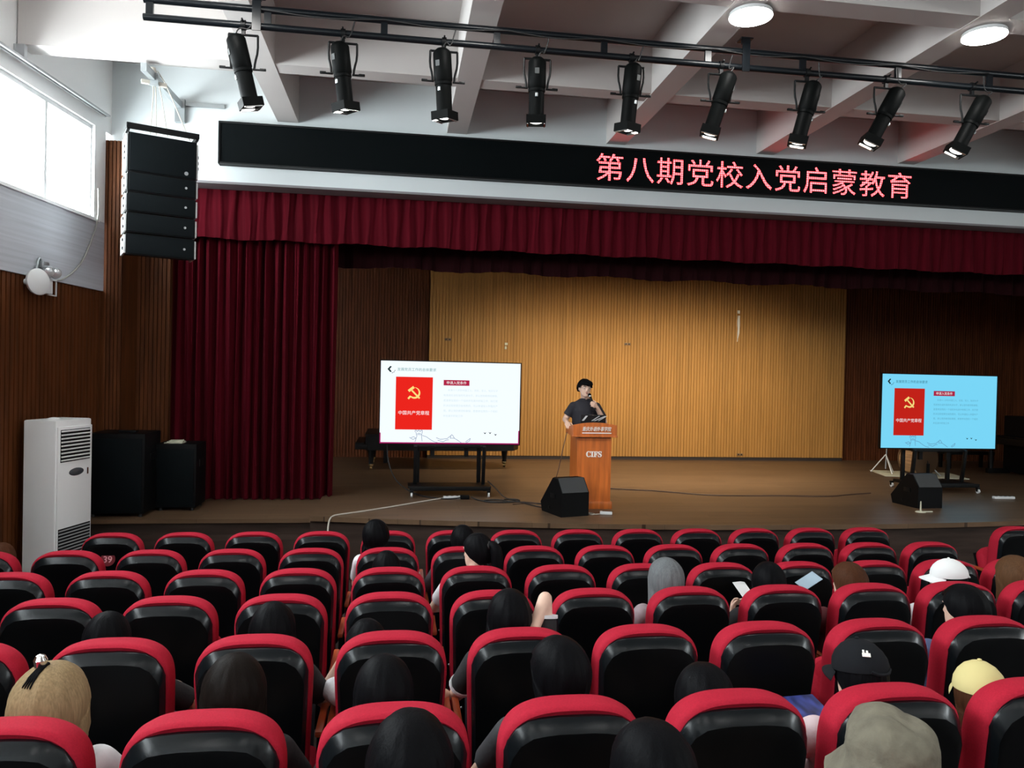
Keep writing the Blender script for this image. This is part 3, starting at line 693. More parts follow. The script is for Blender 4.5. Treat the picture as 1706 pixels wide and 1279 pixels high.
# laptop on the lectern
t = thing('laptop', 'open dark laptop on the lectern with pale glare streaks on its lid', 'laptop', (2.585, 10.10, STAGE+1.058))
MB().box((0, .10, -.006), (.35, .24, .016), rot=(radians(-5.2), 0, 0), bev=.004).build('keyboard_base', M_blackmetal, t)
lid = MB(); lid.box((0, -.05, .100), (.35, .010, .205), rot=(radians(14), 0, 0), bev=.004); lid = lid.build('lid', mat('dark_lid', (.02, .022, .024), .25, .3), t)
s = MB()
for k, (a, b, wd) in enumerate(((-.03, .07, .02), (.0, .15, .03), (.06, .17, .02), (-.16, -.11, .03))):
    rt = Euler((radians(14), 0, 0)).to_matrix()
    P = lambda x, z: tuple(Vector((0, -.05, .100)) + rt @ Vector((x, -.0058, z)))
    s.add([P(a, .02), P(a+wd, .02), P(b+wd, .09), P(b, .09)], [(0, 1, 2, 3)])
s.build('lid_glare', mat('pale_glare_streaks', (.55, .58, .6), .4), lid, smooth=0)  # glare on the lid, painted as pale streaks

# ------------------------------------------------------------------ wedge monitors
def monitor(label, x, y, rz):
    t = thing('stage_monitor', label, 'loudspeaker', (x, y, STAGE), rz, 'black wedge monitors on the stage edge')
    w = .40
    pr = [(-.20, .0), (-.20, .30), (-.07, .47), (.04, .47), (.36, .12), (.32, .0)]
    m = MB(); m.prism(pr, lambda a, z: (-w/2, a, z), lambda a, z: (w/2, a, z)); m.build('enclosure', M_black, t, smooth=0)
    m = MB(); m.prism([(-.205, .305), (-.075, .477), (-.07, .472), (-.2, .30)], lambda a, z: (-w/2+.015, a, z), lambda a, z: (w/2-.015, a, z)); m.build('upper_face', mat('grey_lit_face', (.045, .05, .052), .38), t, smooth=0)  # paler than the enclosure: the stage light it reflects is in the colour
    m = MB(); m.prism([(.045, .475), (.365, .125), (.36, .12), (.04, .47)], lambda a, z: (-w/2+.02, a, z), lambda a, z: (w/2-.02, a, z)); m.build('grille', M_grille, t, smooth=0)
    for sx in (-1, 1):
        h = MB(); h.box((sx*(w/2+.004), 0.02, .24), (.010, .13, .06), bev=.004); h.build('handle', M_blackmetal, t)
        h = MB(); h.lathe([(.0, 0), (.02, 0), (.02, .006), (0, .006)], (sx*w/2, .12, .08), (sx, 0, 0), 14); h.build('socket', M_blackmetal, t)
monitor('black wedge monitor speaker on the stage floor just left of the lectern', 2.155, 9.60, radians(17))
monitor('black wedge monitor speaker in front of the right television stand', 7.50, 10.10, radians(4))

# ------------------------------------------------------------------ things lying on the stage floor
def power_strip(label, x, y, rz, L=.28):
    t = thing('power_strip', label, 'power strip', (x, y, STAGE), rz)
    MB().box((0, 0, .02), (L, .065, .04), bev=.01).build('housing', M_whiteplastic, t)
    s = MB()
    for i in range(4): s.box((-L/2+.05+i*L/4.6, 0, .0405), (.035, .03, .003))
    s.build('socket', M_blackmetal, t)
power_strip('white power strip on the stage floor under the white television', .80, 10.80, radians(8), .34)
power_strip('small white power strip on the floor at the foot of the lectern', 2.66, 9.56, radians(-15), .16)
power_strip('white power strip lying alone at the far right of the stage', 9.40, 10.72, radians(-4), .34)
o = MB().box((.93, 10.76, STAGE+.03), (.13, .09, .055), bev=.012); tag(o.build('power_adapter', M_black), 'black power adapter beside the white power strip under the television', 'adapter')
def cable(name, label, pts, r, m):
    z = [(p[0], p[1], (p[2] if len(p) > 2 else STAGE+r)) for p in pts]
    tag(MB().tube(z, r, 7, 2).build(name, m), label, 'cable')
cable('mains_cable', 'white mains cable running from the power strip over the stage edge', [(.64, 10.80), (.49, 10.66), (.22, 10.40), (-.10, 10.09), (-.47, 9.75), (-.70, 9.58), (-.80, 9.47), (-.83, 9.40, STAGE-.06), (-.84, 9.37, .3), (-.84, 9.36, -.05)], .010, M_whitecable)
cable('television_cable', 'black cable hanging from the left side of the white television to its stand', [(-.18, 11.25, 1.40), (-.16, 11.25, 1.1), (-.05, 11.2, .85), (.12, 11.15, .72), (.3, 11.0, STAGE+.01), (.55, 10.75), (.75, 10.72), (.9, 10.74, STAGE+.03)], .009, M_rubber)
rr = random.Random(2)
cable('coiled_cable', 'loose loops of black cable on the floor right of the power strip', [(1.02, 10.74, STAGE+.03), (1.10, 10.62), (1.22, 10.50), (1.42, 10.46), (1.52, 10.55), (1.4, 10.66), (1.2, 10.62), (1.16, 10.5), (1.36, 10.42), (1.6, 10.46), (1.72, 10.6), (1.6, 10.72), (1.45, 10.66), (1.5, 10.52), (1.75, 10.44), (1.98, 10.30), (2.05, 10.1), (2.0, 9.95)], .009, M_rubber)
cable('signal_cable', 'dark cable from behind the television stand to the wedge monitor by the lectern', [(1.3, 11.15, .85), (1.42, 10.95, .75), (1.5, 10.8), (1.66, 10.5), (1.8, 10.2), (2.0, 9.88), (2.08, 9.80)], .008, M_rubber)
cable('lectern_cable', 'thin cable hanging from the lectern head down to the stage floor', [(2.275, 10.26, STAGE+1.0), (2.22, 10.25, 1.42), (2.17, 10.25, 1.15), (2.10, 10.28, .86), (2.02, 10.3), (1.92, 10.34), (1.75, 10.38), (1.55, 10.3)], .006, mat('brown_cable', (.06, .03, .02), .5))
cable('floor_cable', 'long thin dark cable lying across the stage floor right of the lectern', [(3.2, 11.75), (3.6, 11.6), (4.06, 11.45), (4.6, 11.05), (5.2, 10.98), (5.9, 11.0), (6.6, 10.9), (7.0, 11.1), (7.48, 11.24)], .008, mat('brown_cable', (.06, .03, .02), .5))
cable('monitor_cable', 'pale cable curled on the floor between wedge monitor and lectern foot', [(2.41, 9.55), (2.46, 9.50), (2.52, 9.56), (2.48, 9.66), (2.42, 9.60), (2.5, 9.52), (2.58, 9.56)], .006, M_whitecable)
o = MB(); o.lathe([(.0, 0), (.07, 0), (.06, .012), (.012, .02), (.008, .15), (.0, .15)], (7.16, 9.62, STAGE), (0, 0, 1), 16); o.box((7.22, 9.6, STAGE+.01), (.2, .03, .014)); tag(o.build('small_stand', M_cream), 'small pale stand on the stage edge before the right wedge monitor', 'stand')

# ------------------------------------------------------------------ grand piano behind the white television
def grand_piano():
    t = thing('grand_piano', 'black grand piano standing behind the white television', 'piano', (.75, 14.5, STAGE))
    out = [(-1.35, -.62), (-1.35, .72), (-.9, .80), (-.3, .80), (.3, .62), (.7, .35), (1.1, .30), (1.42, .12), (1.48, -.2), (1.35, -.5), (1.0, -.62)]
    m = MB(); m.prism(out, lambda x, y: (x, y, .36), lambda x, y: (x, y, .62)); m.build('case', M_blackmetal, t, smooth=20)
    m = MB(); m.prism([(x*1.01, y*1.02) for x, y in out], lambda x, y: (x, y, .625), lambda x, y: (x, y, .65)); m.build('lid', M_blackmetal, t, smooth=20)
    m = MB(); m.box((-1.42, .05, .42), (.22, 1.36, .09), bev=.01); m.build('keyboard_bed', M_blackmetal, t)
    MB().box((-1.45, .05, .475), (.16, 1.24, .03), bev=.008).build('fallboard', M_blackmetal, t)
    for x, y in ((-1.25, -.5), (-1.25, .62), (1.25, .02)):
        l = MB(); l.lathe([(.045, .10), (.04, .14), (.06, .30), (.075, .37)], (x, y, 0), n=16); l = l.build('leg', M_blackmetal, t)
        k = MB(); k.cyl((x-.02, y, .035), (x+.02, y, .035), .035, n=16); k.lathe([(.03, .06), (.045, .08), (.045, .105)], (x, y, 0), n=14); k.build('caster', mat('brass', (.55, .42, .2), .3, 1), l)
    m = MB(); m.box((-1.0, .05, .22), (.08, .3, .3)); m.build('pedal_lyre', M_blackmetal, t)
grand_piano()
# ------------------------------------------------------------------ right side: drum, stand, white sheet, piano, bench
t = thing('bass_drum', 'wooden bass drum lying on its side behind the cyan television stand', 'drum', (9.92, 13.45, STAGE+.012), radians(10))
r = .30
MB().lathe([(r, -.17), (r, .17)], (0, 0, r+.02), (0, 1, 0), 40).build('drum_shell', mat('drum_wood', (.48, .28, .14), .5, noise=((30, 3, 30), .3)), t)
MB().lathe([(r-.01, -.171), (0, -.1711)], (0, 0, r+.02), (0, 1, 0), 40).build('drum_head', mat('drum_skin', (.52, .32, .18), .6, noise=((9, 3, 9), .35)), t)
m = MB()
for yy in (-.18, .16): m.lathe([(r+.012, yy), (r+.016, yy+.02), (r-.012, yy+.02), (r-.012, yy), (r+.012, yy)], (0, 0, r+.02), (0, 1, 0), 40)
m.build('hoop', mat('hoop_wood', (.16, .09, .045), .4), t)
m = MB(); m.lathe([(.035, 0), (.03, .006), (0, .006)], (.02, -.173, r+.12), (0, -1, 0), 20); m.build('badge', mat('yellow_badge', (.75, .62, .2), .4), t)
m = MB(); m.box((.05, -.19, .14), (.05, .04, .2)); m.box((.05, -.26, .02), (.09, .2, .03)); m.cyl((.05, -.2, .2), (.05, -.16, .33), .01); m.build('pedal', M_blackmetal, t)
for sx in (-1, 1): MB().cyl((sx*.24, -.12, .14), (sx*.36, -.2, .0), .012).build('spur', M_steel, t)
t = thing('drum_stand', 'pale metal tripod stand left of the bass drum', 'stand', (9.45, 13.75, STAGE+.012))
MB().cyl((0, 0, .08), (.02, 0, .62), .013).build('pole', M_steel, t)
for k in range(3): MB().cyl((0, 0, .36), (.26*cos(k*2.09+.4), .26*sin(k*2.09+.4), .005), .011).build('leg', M_whiteplastic, t)
o = MB().box((10.0, 13.55, STAGE+.006), (1.5, .9, .012), rot=(0, 0, radians(-16))); tag(o.build('floor_sheet', M_cream), 'pale sheet spread on the stage floor under the bass drum', 'sheet')
t = thing('upright_piano', 'dark upright piano at the right end of the stage', 'piano', (12.42, 13.2, STAGE))
MB().box((.12, 0, .60), (.7, 1.5, 1.13), bev=.015).build('case', M_blackmetal, t)
MB().box((-.42, 0, .68), (.42, 1.46, .14), bev=.015).build('keyboard_bed', M_blackmetal, t)
MB().box((-.44, 0, .76), (.26, 1.30, .03), bev=.008).build('fallboard', M_blackmetal, t)
for sy in (-1, 1): MB().lathe([(.05, 0), (.035, .05), (.05, .3), (.04, .5), (.06, .62)], (-.56, sy*.68, 0), n=14).build('leg', M_blackmetal, t)
for sy in (-1, 1): MB().box((-.4, sy*.68, .05), (.5, .08, .1), bev=.01).build('toe_block', M_blackmetal, t)
o = MB().box((12.35, 13.0, STAGE+1.195), (.16, .22, .06), bev=.01); tag(o.build('tissue_box', M_whiteplastic), 'small white box on top of the dark upright piano', 'box')
t = thing('piano_bench', 'dark wooden bench behind the right television', 'bench', (11.95, 14.7, STAGE))
MB().box((0, 0, .33), (1.1, .36, .07), bev=.015).build('seat', M_blackmetal, t)
for sx in (-1, 1):
    for sy in (-1, 1): MB().box((sx*.48, sy*.13, .15), (.06, .06, .30), bev=.006).build('leg', M_blackmetal, t)

# ------------------------------------------------------------------ marks on the timber panel
o = MB()
o.box((7.285, 15.842, 3.90), (.06, .012, .07), bev=.01); o.tube([(7.29, 15.845, 3.82), (7.285, 15.845, 3.66), (7.295, 15.845, 3.50), (7.27, 15.845, 3.25)], [.03, .035, .025, .008], 6, 1)
tag(o.build('paint_mark', mat('white_paint_smear', (.8, .78, .7), .5)), 'white smear running down the honey timber back panel', 'mark')
o = MB(); o.box((2.17, 15.842, 3.06), (.06, .012, .05)); o.box((2.16, 15.842, 2.98), (.04, .012, .06)); tag(o.build('wall_hook', M_cream), 'small pale fitting on the timber panel above the white television', 'fitting')
for x, z, lb in ((7.40, .78, 'small socket low on the timber panel near the floor right of the lectern'), (.95, 3.12, 'small dark socket on the timber panel close to its left edge'), (4.79, 3.13, 'small dark socket on the timber panel right of the speaker')):
    t = thing('wall_socket', lb, 'socket', (x, 15.845, z))
    MB().box((0, 0, 0), (.14, .012, .055), bev=.004).build('plate', mat('brown_plate', (.20, .115, .05), .5), t)
    s = MB(); s.box((-.035, -.007, 0), (.03, .003, .02)); s.box((.035, -.007, 0), (.03, .003, .02)); s.build('slot', M_black, t)

# ------------------------------------------------------------------ auditorium chairs
def outline(hb, ht, z0, z1, b, inset=0, pw=2.9, n=22):
    """half width hb at the bottom, ht at the shoulder, full rounded top of height b"""
    hb, ht, z0, z1 = hb-inset, ht-inset, z0+inset, z1-inset
    rb = .05; right = []
    for i in range(5):
        a = -pi/2 + pi/2*i/4; right.append((hb-rb+rb*cos(a), z0+rb+rb*sin(a)))
    for i in range(1, 6): right.append((hb+(ht-hb)*i/6, z0+rb+(z1-b-z0-rb)*i/6))
    for i in range(n):
        a = pi/2*i/n; right.append((ht*cos(a)**(2/pw), z1-b+b*sin(a)**(2/pw)))
    return right + [(0, z1)] + [(-x, z) for x, z in reversed(right)]
def shell_outline(hb, ht, z0, z1, ch, inset=0, top=None):
    """straight sides, slightly crowned top edge, corners cut in facets"""
    hb, ht, z0, z1 = hb-inset, ht-inset, z0+inset, z1-(inset if top is None else top)
    right = [(hb-.04, z0), (hb, z0+.04)] + [(hb+(ht-hb)*i/4, z0+.04+(z1-ch*1.05-z0-.04)*i/4) for i in range(1, 5)]
    right += [(ht-ch*.10, z1-ch*.72), (ht-ch*.34, z1-ch*.34), (ht-ch*.72, z1-ch*.10), (ht-ch*1.1, z1-.004), (ht*.25, z1)]
    return right + [(-x, z) for x, z in reversed(right)]
TILT = radians(8)
def tilt(x, y, z):
    return (x, y + (CHAIR_H - z)*math.tan(TILT), z)
def build_chair():
    root = thing('auditorium_chair', 'prototype', 'chair', (0, 0, 0), 0, 'red auditorium chairs')
    # red back cushion
    o = dict(hb=.222, ht=.243, z0=.36, z1=CHAIR_H, b=.19)
    rings = []
    for y, ins in ((.002, .030), (-.008, .012), (.0, .003), (.02, 0), (.075, 0), (.105, .006), (.125, .02), (.135, .045)):
        rings.append([tilt(x, y-.03, z) for x, z in outline(inset=ins, **o)])
    MB().loft(rings).build('back_cushion', M_red, root, 50)
    # black rear shell with a sloped top band
    o = dict(hb=.208, ht=.231, z0=.34, z1=CHAIR_H-.029, ch=.105)
    R_ = lambda y, ins: [tilt(x, y, z) for x, z in shell_outline(inset=ins*.32, top=ins, **o)]
    MB().loft([R_(-.02, 0), R_(-.046, 0), R_(-.050, .003), R_(-.078, .044), R_(-.070, .047)], True, False).build('shell_band', M_band, root, 28)
    MB().loft([R_(-.06, .040), R_(-.077, .0445), R_(-.079, .052), R_(-.080, .09)], False, True).build('back_shell', M_shell, root, 28)
    # seat, tipped up against the back
    seat = MB()
    def so(ins): return outline(.235, .225, 0, .47, .12, ins)
    seat.loft([[(x, z, .0) for x, z in so(.03)], [(x, z, .015) for x, z in so(.008)], [(x, z, .05) for x, z in so(0)], [(x, z, .10) for x, z in so(.006)], [(x, z, .125) for x, z in so(.04)]])
    s = seat.build('seat', M_red, root, 50, loc=(0, .17, .40), rot=(radians(68), 0, 0))
    MB().box((0, .22, -.012), (.43, .40, .028), bev=.012).build('seat_pan', M_shell, s)
    for sx in (-1, 1):
        MB().box((sx*.268, .26, .655), (.036, .36, .03), bev=.012).build('armrest', M_arm, root)
        p = MB(); p.prism([(.05, .05), (.36, .05), (.40, .64), (.14, .64), (.06, .40)], lambda y, z: (sx*.268-.013, y, z), lambda y, z: (sx*.268+.013, y, z)); p.build('side_panel', M_shell, root, 20)
        p = MB(); p.box((sx*.262, .22, .012), (.04, .34, .024), bev=.008); p.box((sx*.262, .22, .04), (.03, .1, .06)); p.build('foot', M_blackmetal, root)
    sc = MB()
    for sx in (-1, 1): sc.ball(tilt(sx*.17, -.082, .47), .008, 8, 6)
    sc.build('screw', M_steel, root)
    return root
proto = build_chair()
CHAIRS = {1: range(-1, 6), 2: range(-1, 8), 3: range(0, 11), 4: range(-1, 12), 5: range(-2, 12), 6: list(range(0, 13)) + [14.87], 0: [1, 2, 3]}
ROWNAME = {6: 'front row by the stage', 5: 'second row from the stage', 4: 'third row from the stage', 3: 'fourth row from the stage', 2: 'fifth row from the stage', 1: 'nearest row to the camera', 0: 'row just below the picture'}
OCC = {}     # (row, column) -> seat tipped down
SEATED = {(0, 1), (0, 2), (0, 3), (1, -1), (1, 0), (1, 1), (1, 2), (1, 3), (1, 4), (1, 5), (2, 0), (2, 1), (2, 2), (2, 3), (2, 7), (3, 6), (3, 7), (3, 8), (3, 9), (3, 10), (4, 3), (4, 4), (5, 3), (5, 4), (5, -2)}
used = False
for r in (6, 5, 4, 3, 2, 1, 0):
    ks = list(CHAIRS[r])
    for i, k in enumerate(ks):
        c = proto if not used else copy_tree(proto); used = True
        c.location = (ROW_X[r]+k*PITCH, ROW_Y[r]-.04, row_floor(r))
        if r == 6 and k == 14.87: lb = 'red chair with black back across the aisle, far right end of the front row'
        elif r == 6 and k == 0: lb = 'red chair bearing the round number 39, first on the left in the front row'
        elif r == 0: lb = 'red chair with black back in the row just below the picture, %s from left' % ORD[i]
        else: lb = 'red chair with black back, %s from left, %s' % (ORD[i], ROWNAME[r])
        c['label'] = lb
        if (r, k) in SEATED:
            for ch in c.children:
                if ch.name.startswith('seat'): ch.rotation_euler = (radians(-4), 0, 0); ch.location = (0, .17, .285)
        if r == 6 and k == 0:
            num = c
# round number plate on the first chair of the front row
P = Vector(tilt(-.010, -.084, .915))
d = MB(); d.lathe([(.058, 0), (.058, .005), (0, .005)], tuple(P), (0, -1, sin(TILT)), 28); d = d.build('number_plate', mat('dark_red_plate', (.16, .012, .02), .45), num)
tm = text_mb('39', height=.055, bold=.012); o_ = tm.build('number', mat('pale_red_number', (.75, .35, .38), .5), d, smooth=0, loc=tuple(P+Vector((0, -.0065, 0))), rot=(-TILT, 0, 0))

# ------------------------------------------------------------------ people
def rings_ellipse(pts, n=20):
    """pts: (centre, rx, ry) stacked roughly along z"""
    return [[Vector(c)+Vector((rx*cos(2*pi*i/n), ry*sin(2*pi*i/n), 0)) for i in range(n)] for c, rx, ry in pts]
def limb(mb, pts, rad, n=12, ends=True):
    for i, (a, b) in enumerate(zip(pts, pts[1:])): mb.cyl(a, b, rad[i], rad[i+1], n)
    for i, p in enumerate(pts):
        if ends or 0 < i < len(pts)-1: mb.ball(p, rad[i]*.995, n, 8)
def hand(mb, wrist, d, nrm, thumb, curl=.5, k=1.0, spread=.021, grip=None):
    """palm, four unequal bent fingers and a thumb from the side of the palm.  d: along the hand, nrm: the way the palm faces, thumb: +1/-1 side"""
    d = Vector(d).normalized(); nrm = Vector(nrm); nrm = (nrm-d*nrm.dot(d)).normalized(); w = d.cross(nrm)*thumb; wrist = Vector(wrist)
    q = Matrix((w, d, nrm)).transposed()
    mb.ball(wrist+d*.045*k, (.040*k, .056*k, .017*k), 14, 10, q)
    mb.ball(wrist+d*.062*k, (.041*k, .032*k, .015*k), 14, 10, q)
    for i, (off, L, c0) in enumerate(((1.45, .068, .9), (.5, .077, 1), (-.5, .072, 1.05), (-1.4, .055, 1.15))):
        p = wrist + d*(.085-.004*abs(off))*k + w*off*spread*k; a = 0
        pts = [p-d*.02*k, p]; dd = d.copy()
        for seg, fr in ((.45, .55), (.31, .9), (.24, .7)):
            a += curl*c0*fr; dd = d*cos(a)+nrm*sin(a); p = p+dd*L*seg*k; pts.append(p)
        limb(mb, pts, [.0090*k, .0088*k, .0083*k, .0076*k, .0062*k], 10)
    p = wrist+d*.025*k+w*.028*k; pts = [p]
    for dv, L in (((w*.75+d*.55+nrm*.35), .035), ((w*.25+d*.75+nrm*.6), .032), ((d*.75+nrm*.65-w*.15), .026)):
        p = p+dv.normalized()*L*k; pts.append(p)
    limb(mb, pts, [.0135*k, .0115*k, .0098*k, .0075*k], 10)
def head_shape(mb, c, q, s=1.0, nose=True):
    """skull, jaw, nose, ears; faces local -Y"""
    c = Vector(c); n = 28; rings = []
    prof = [(-.113, .012, -.062), (-.108, .030, -.056), (-.095, .045, -.048), (-.075, .056, -.036), (-.05, .064, -.022), (-.02, .0695, -.010), (.01, .0725, -.002), (.04, .0735, .004), (.07, .068, .008), (.092, .054, .010), (.106, .035, .012), (.113, .012, .012)]
    for z, r, yo in prof:
        t = (z+.113)/.226; dep = r*(1.02+.28*sin(pi*min(1, t*.9)))
        rings.append([c + q @ (Vector((r*cos(2*pi*i/n), yo + dep*sin(2*pi*i/n), z))*s) for i in range(n)])
    mb.loft(rings)
    P = lambda x, y, z: c + q @ (Vector((x, y, z))*s)
    if nose:
        limb(mb, [P(0, -.090, .018), P(0, -.098, -.004), P(0, -.106, -.022)], [.008*s, .0095*s, .0125*s], 10)
        for sx in (-1, 1): mb.ball(P(sx*.010, -.096, -.025), .0085*s, 10, 8)
        mb.ball(P(0, -.086, .034), (.05*s, .012*s, .010*s), 14, 8, q)
        mb.ball(P(0, -.090, -.055), (.022*s, .012*s, .010*s), 12, 8, q)
        mb.ball(P(0, -.085, -.092), (.02*s, .014*s, .014*s), 12, 8, q)
    for sx in (-1, 1): mb.ball(P(sx*.076, .012, -.004), (.010*s, .020*s, .032*s), 12, 8, q @ Euler((.15, 0, sx*.35)).to_matrix())
def face_parts(parent, c, q, s=1.0):
    c = Vector(c); P = lambda x, y, z: c + q @ (Vector((x, y, z))*s)
    for sx in (-1, 1):
        e = MB(); e.ball(P(sx*.031, -.082, .012), (.0145*s, .010*s, .0085*s), 14, 10, q); e = e.build('eye', mat('eye_white', (.75, .72, .7), .3), parent)
        i = MB(); i.ball(P(sx*.031, -.0895, .012), (.0065*s, .004*s, .0065*s), 12, 8, q); i.build('iris', mat('dark_iris', (.02, .012, .01), .2), e)
        b = MB(); b.tube([P(sx*.014, -.094, .034), P(sx*.032, -.095, .040), P(sx*.050, -.084, .034)], .0042*s, 6, 1); b.build('eyebrow', mat('black_hair', (.012, .011, .012), .45), parent)
    l = MB(); l.ball(P(0, -.0975, -.050), (.021*s, .008*s, .0042*s), 14, 8, q); l.ball(P(0, -.0965, -.059), (.018*s, .008*s, .005*s), 14, 8, q); l.build('lips', mat('lips', (.40, .13, .11), .45), parent)
def hair_mat(nm, c): return mat(nm, c, .5, noise=((150, 150, 9), .22), bump=((190, 190, 12), .2), spec=.045)
HAIR = {'black': hair_mat('black_hair_strands', (.0032, .0034, .0042)), 'dark': hair_mat('dark_brown_hair', (.008, .006, .005)), 'brown': hair_mat('brown_hair', (.06, .024, .012)), 'curly': hair_mat('chestnut_hair', (.09, .045, .022)),
        'blonde': hair_mat('blonde_hair', (.26, .185, .10)), 'grey': hair_mat('ash_grey_hair', (.13, .14, .145))}
def hair_mb(c, q, style, s=1.0, seed=0, puff=1.0, length=.0):
    """a hair shell over the skull: hairline in front, nape or a long fall behind; local -Y is the face"""
    rr = random.Random(seed); c = Vector(c); N = 72
    long_ = length > 0; ph = [rr.uniform(0, 6.28) for _ in range(6)]
    def lower(a):
        if style == 'crop': return radians(60 if a < .75 else 60+24*min(1, (a-.75)/.35) if a < 1.7 else 84+26*min(1, (a-1.7)/.8))               # a: angle from the face direction, 0..pi
        if style == 'cap': return radians(100 if a < 1.2 else 118)
        if a < .75: return radians(62 + 6*sin(3*a+ph[0]))
        if a < 1.35: return radians(62 + (96-62)*(a-.75)/.6)
        return radians(96 + (128-96)*min(1, (a-1.35)/.7))
    rx, ry, rz = .078*puff, .098*puff, .120*(.55+.45*puff)
    rows = 14; drop = 10
    outer = []
    for k in range(rows+1):
        ring = []
        for i in range(N):
            th = 2*pi*i/N; a = abs((th+pi) % (2*pi)-pi)     # 0 at the face
            f = k/rows*lower(a) if k else .02
            st = 1+.014*sin(th*17+ph[1])+.010*sin(th*31+ph[2])+.012*sin(th*9+5*f+ph[3])
            g = .012+.010*sin(f)
            st = 1+(st-1)*min(1, f/.9); x = sin(th)*sin(f)*(rx+g)*st; y = -cos(th)*sin(f)*(ry+g*1.1)*st + .010; z = cos(f)*(rz+g)*(1+.012*sin(th*5+ph[4])*min(1, f))
            ring.append(Vector((x, y, z)))
        outer.append(ring)
    if long_:
        base = outer[-1]
        for k in range(1, drop+1):
            ring = []
            for i in range(N):
                th = 2*pi*i/N; a = abs((th+pi) % (2*pi)-pi); p = base[i]
                w = max(0, min(1, (a-1.0)/.45)); t = k/drop; D = length*w
                out_ = 1 + (.10*sin(pi*t)*w - .06*t*w)*(1.0) + .25*max(0, .35-t)*w
                if style == 'curly': out_ += .05*sin(t*14+th*5)*w
                wob = 1+.02*sin(th*23+t*3+ph[5])+.015*sin(th*41+ph[0])
                tgt = Vector((sin(th)*(rx+.020)*out_*wob, -cos(th)*(ry+.012)*(.9 if a > 1.57 else 1)*out_*wob+.010, p.z-D*t))
                ring.append(p*(1-min(1, t*2.2)*w) + tgt*(min(1, t*2.2)*w) if w else p + Vector((0, 0, -.001*t)))
            for i in range(N):
                pass
            outer.append(ring)
    inner = [[Vector((p.x*.90, p.y*.90, p.z*.93+.0)) if j < rows else Vector((p.x*.86, p.y*.86+.004, p.z)) for p in ring] for j, ring in enumerate(outer)]
    mb = MB(); rings = outer + inner[::-1]
    mb.loft([[c + q @ (p*s) for p in r] for r in rings])
    return mb
def cap_mb(c, q, s=1.0, bucket=False, seed=0):
    c = Vector(c); N = 40; rr = random.Random(seed); rings = []
    if not bucket:
        for f, k in ((2, 1), (18, 1), (36, 1.01), (54, 1.02), (70, 1.03), (84, 1.02), (90, 1.0), (88, .95), (60, .93), (30, .93), (3, .93)):
            a = radians(f); rings.append([Vector((sin(2*pi*i/N)*sin(a)*.092*k, -cos(2*pi*i/N)*sin(a)*.112*k+.008, .022+cos(a)*.112*k)) for i in range(N)])
    else:
        from mathutils import noise
        def soft(v):
            w = noise.noise_vector(v*13+Vector((seed, 0, 0)))*.013 + noise.noise_vector(v*30)*.004
            fold = .010*math.exp(-((v.x*.55+v.y*.5-.045+.2*v.z)/.018)**2) + .008*math.exp(-((v.x*.8-v.y*.3+.035)/.015)**2)
            return v + w - Vector((0, 0, fold)) if v.z > .03 else v + w*1.3
        for i in range(15):
            a = pi/2*i/14; r = .108*max(.02, sin(a))**(2/2.7); z = .025+.118*max(.0, cos(a))**(2/2.7)
            rings.append([soft(Vector((sin(2*pi*j/N)*r, -cos(2*pi*j/N)*r*1.12+.008, z))) for j in range(N)])
        for r, z in ((.115, .012), (.130, -.010), (.148, -.036), (.154, -.046), (.150, -.048), (.125, -.012), (.102, .02), (.098, .07), (.06, .118), (.004, .122)):
            rings.append([(soft(Vector((sin(2*pi*j/N)*r, -cos(2*pi*j/N)*r*1.12+.008, z))) if z < .06 else Vector((sin(2*pi*j/N)*r, -cos(2*pi*j/N)*r*1.12+.008, z*.9))) for j in range(N)])
    return MB().loft([[c + q @ (p*s) for p in r] for r in rings])
def brim_mb(c, q, s=1.0):
    c = Vector(c); top = []; n = 18
    def pt(u, v, dz): # u across -1..1, v outward 0..1
        ang = u*1.15; x = sin(ang)*(.092+.0*v); y = -cos(ang)*.104 - v*.075*cos(u*1.25)+.008
        return Vector((x*(1+.06*v), y, .028 - .018*v - .030*u*u*(.4+.6*v) + dz))
    a = [[pt(-1+2*i/n, v, 0) for i in range(n+1)] + [pt(1-2*i/n, v, -.004) for i in range(n+1)] for v in (0, .35, .7, 1)]
    return MB().loft([[c + q @ (p*s) for p in r] for r in a])
CLOTH = {k: mat('cloth_'+k, c, .85, noise=((14, 14, 14), .12), bump=((60, 60, 60), .2)) for k, c in dict(white=(.72, .73, .76), black=(.012, .012, .014), charcoal=(.035, .035, .04), navy=(.02, .03, .07), mauve=(.30, .24, .26), maroon=(.10, .02, .025), denim=(.07, .10, .20), pattern=(.09, .085, .10), blush=(.62, .50, .52), grey=(.16, .16, .17), khaki=(.20, .17, .12)).items()}
M_trouser = mat('dark_trousers', (.02, .022, .03), .85)
M_shoe = mat('dark_shoes', (.03, .03, .03), .5)

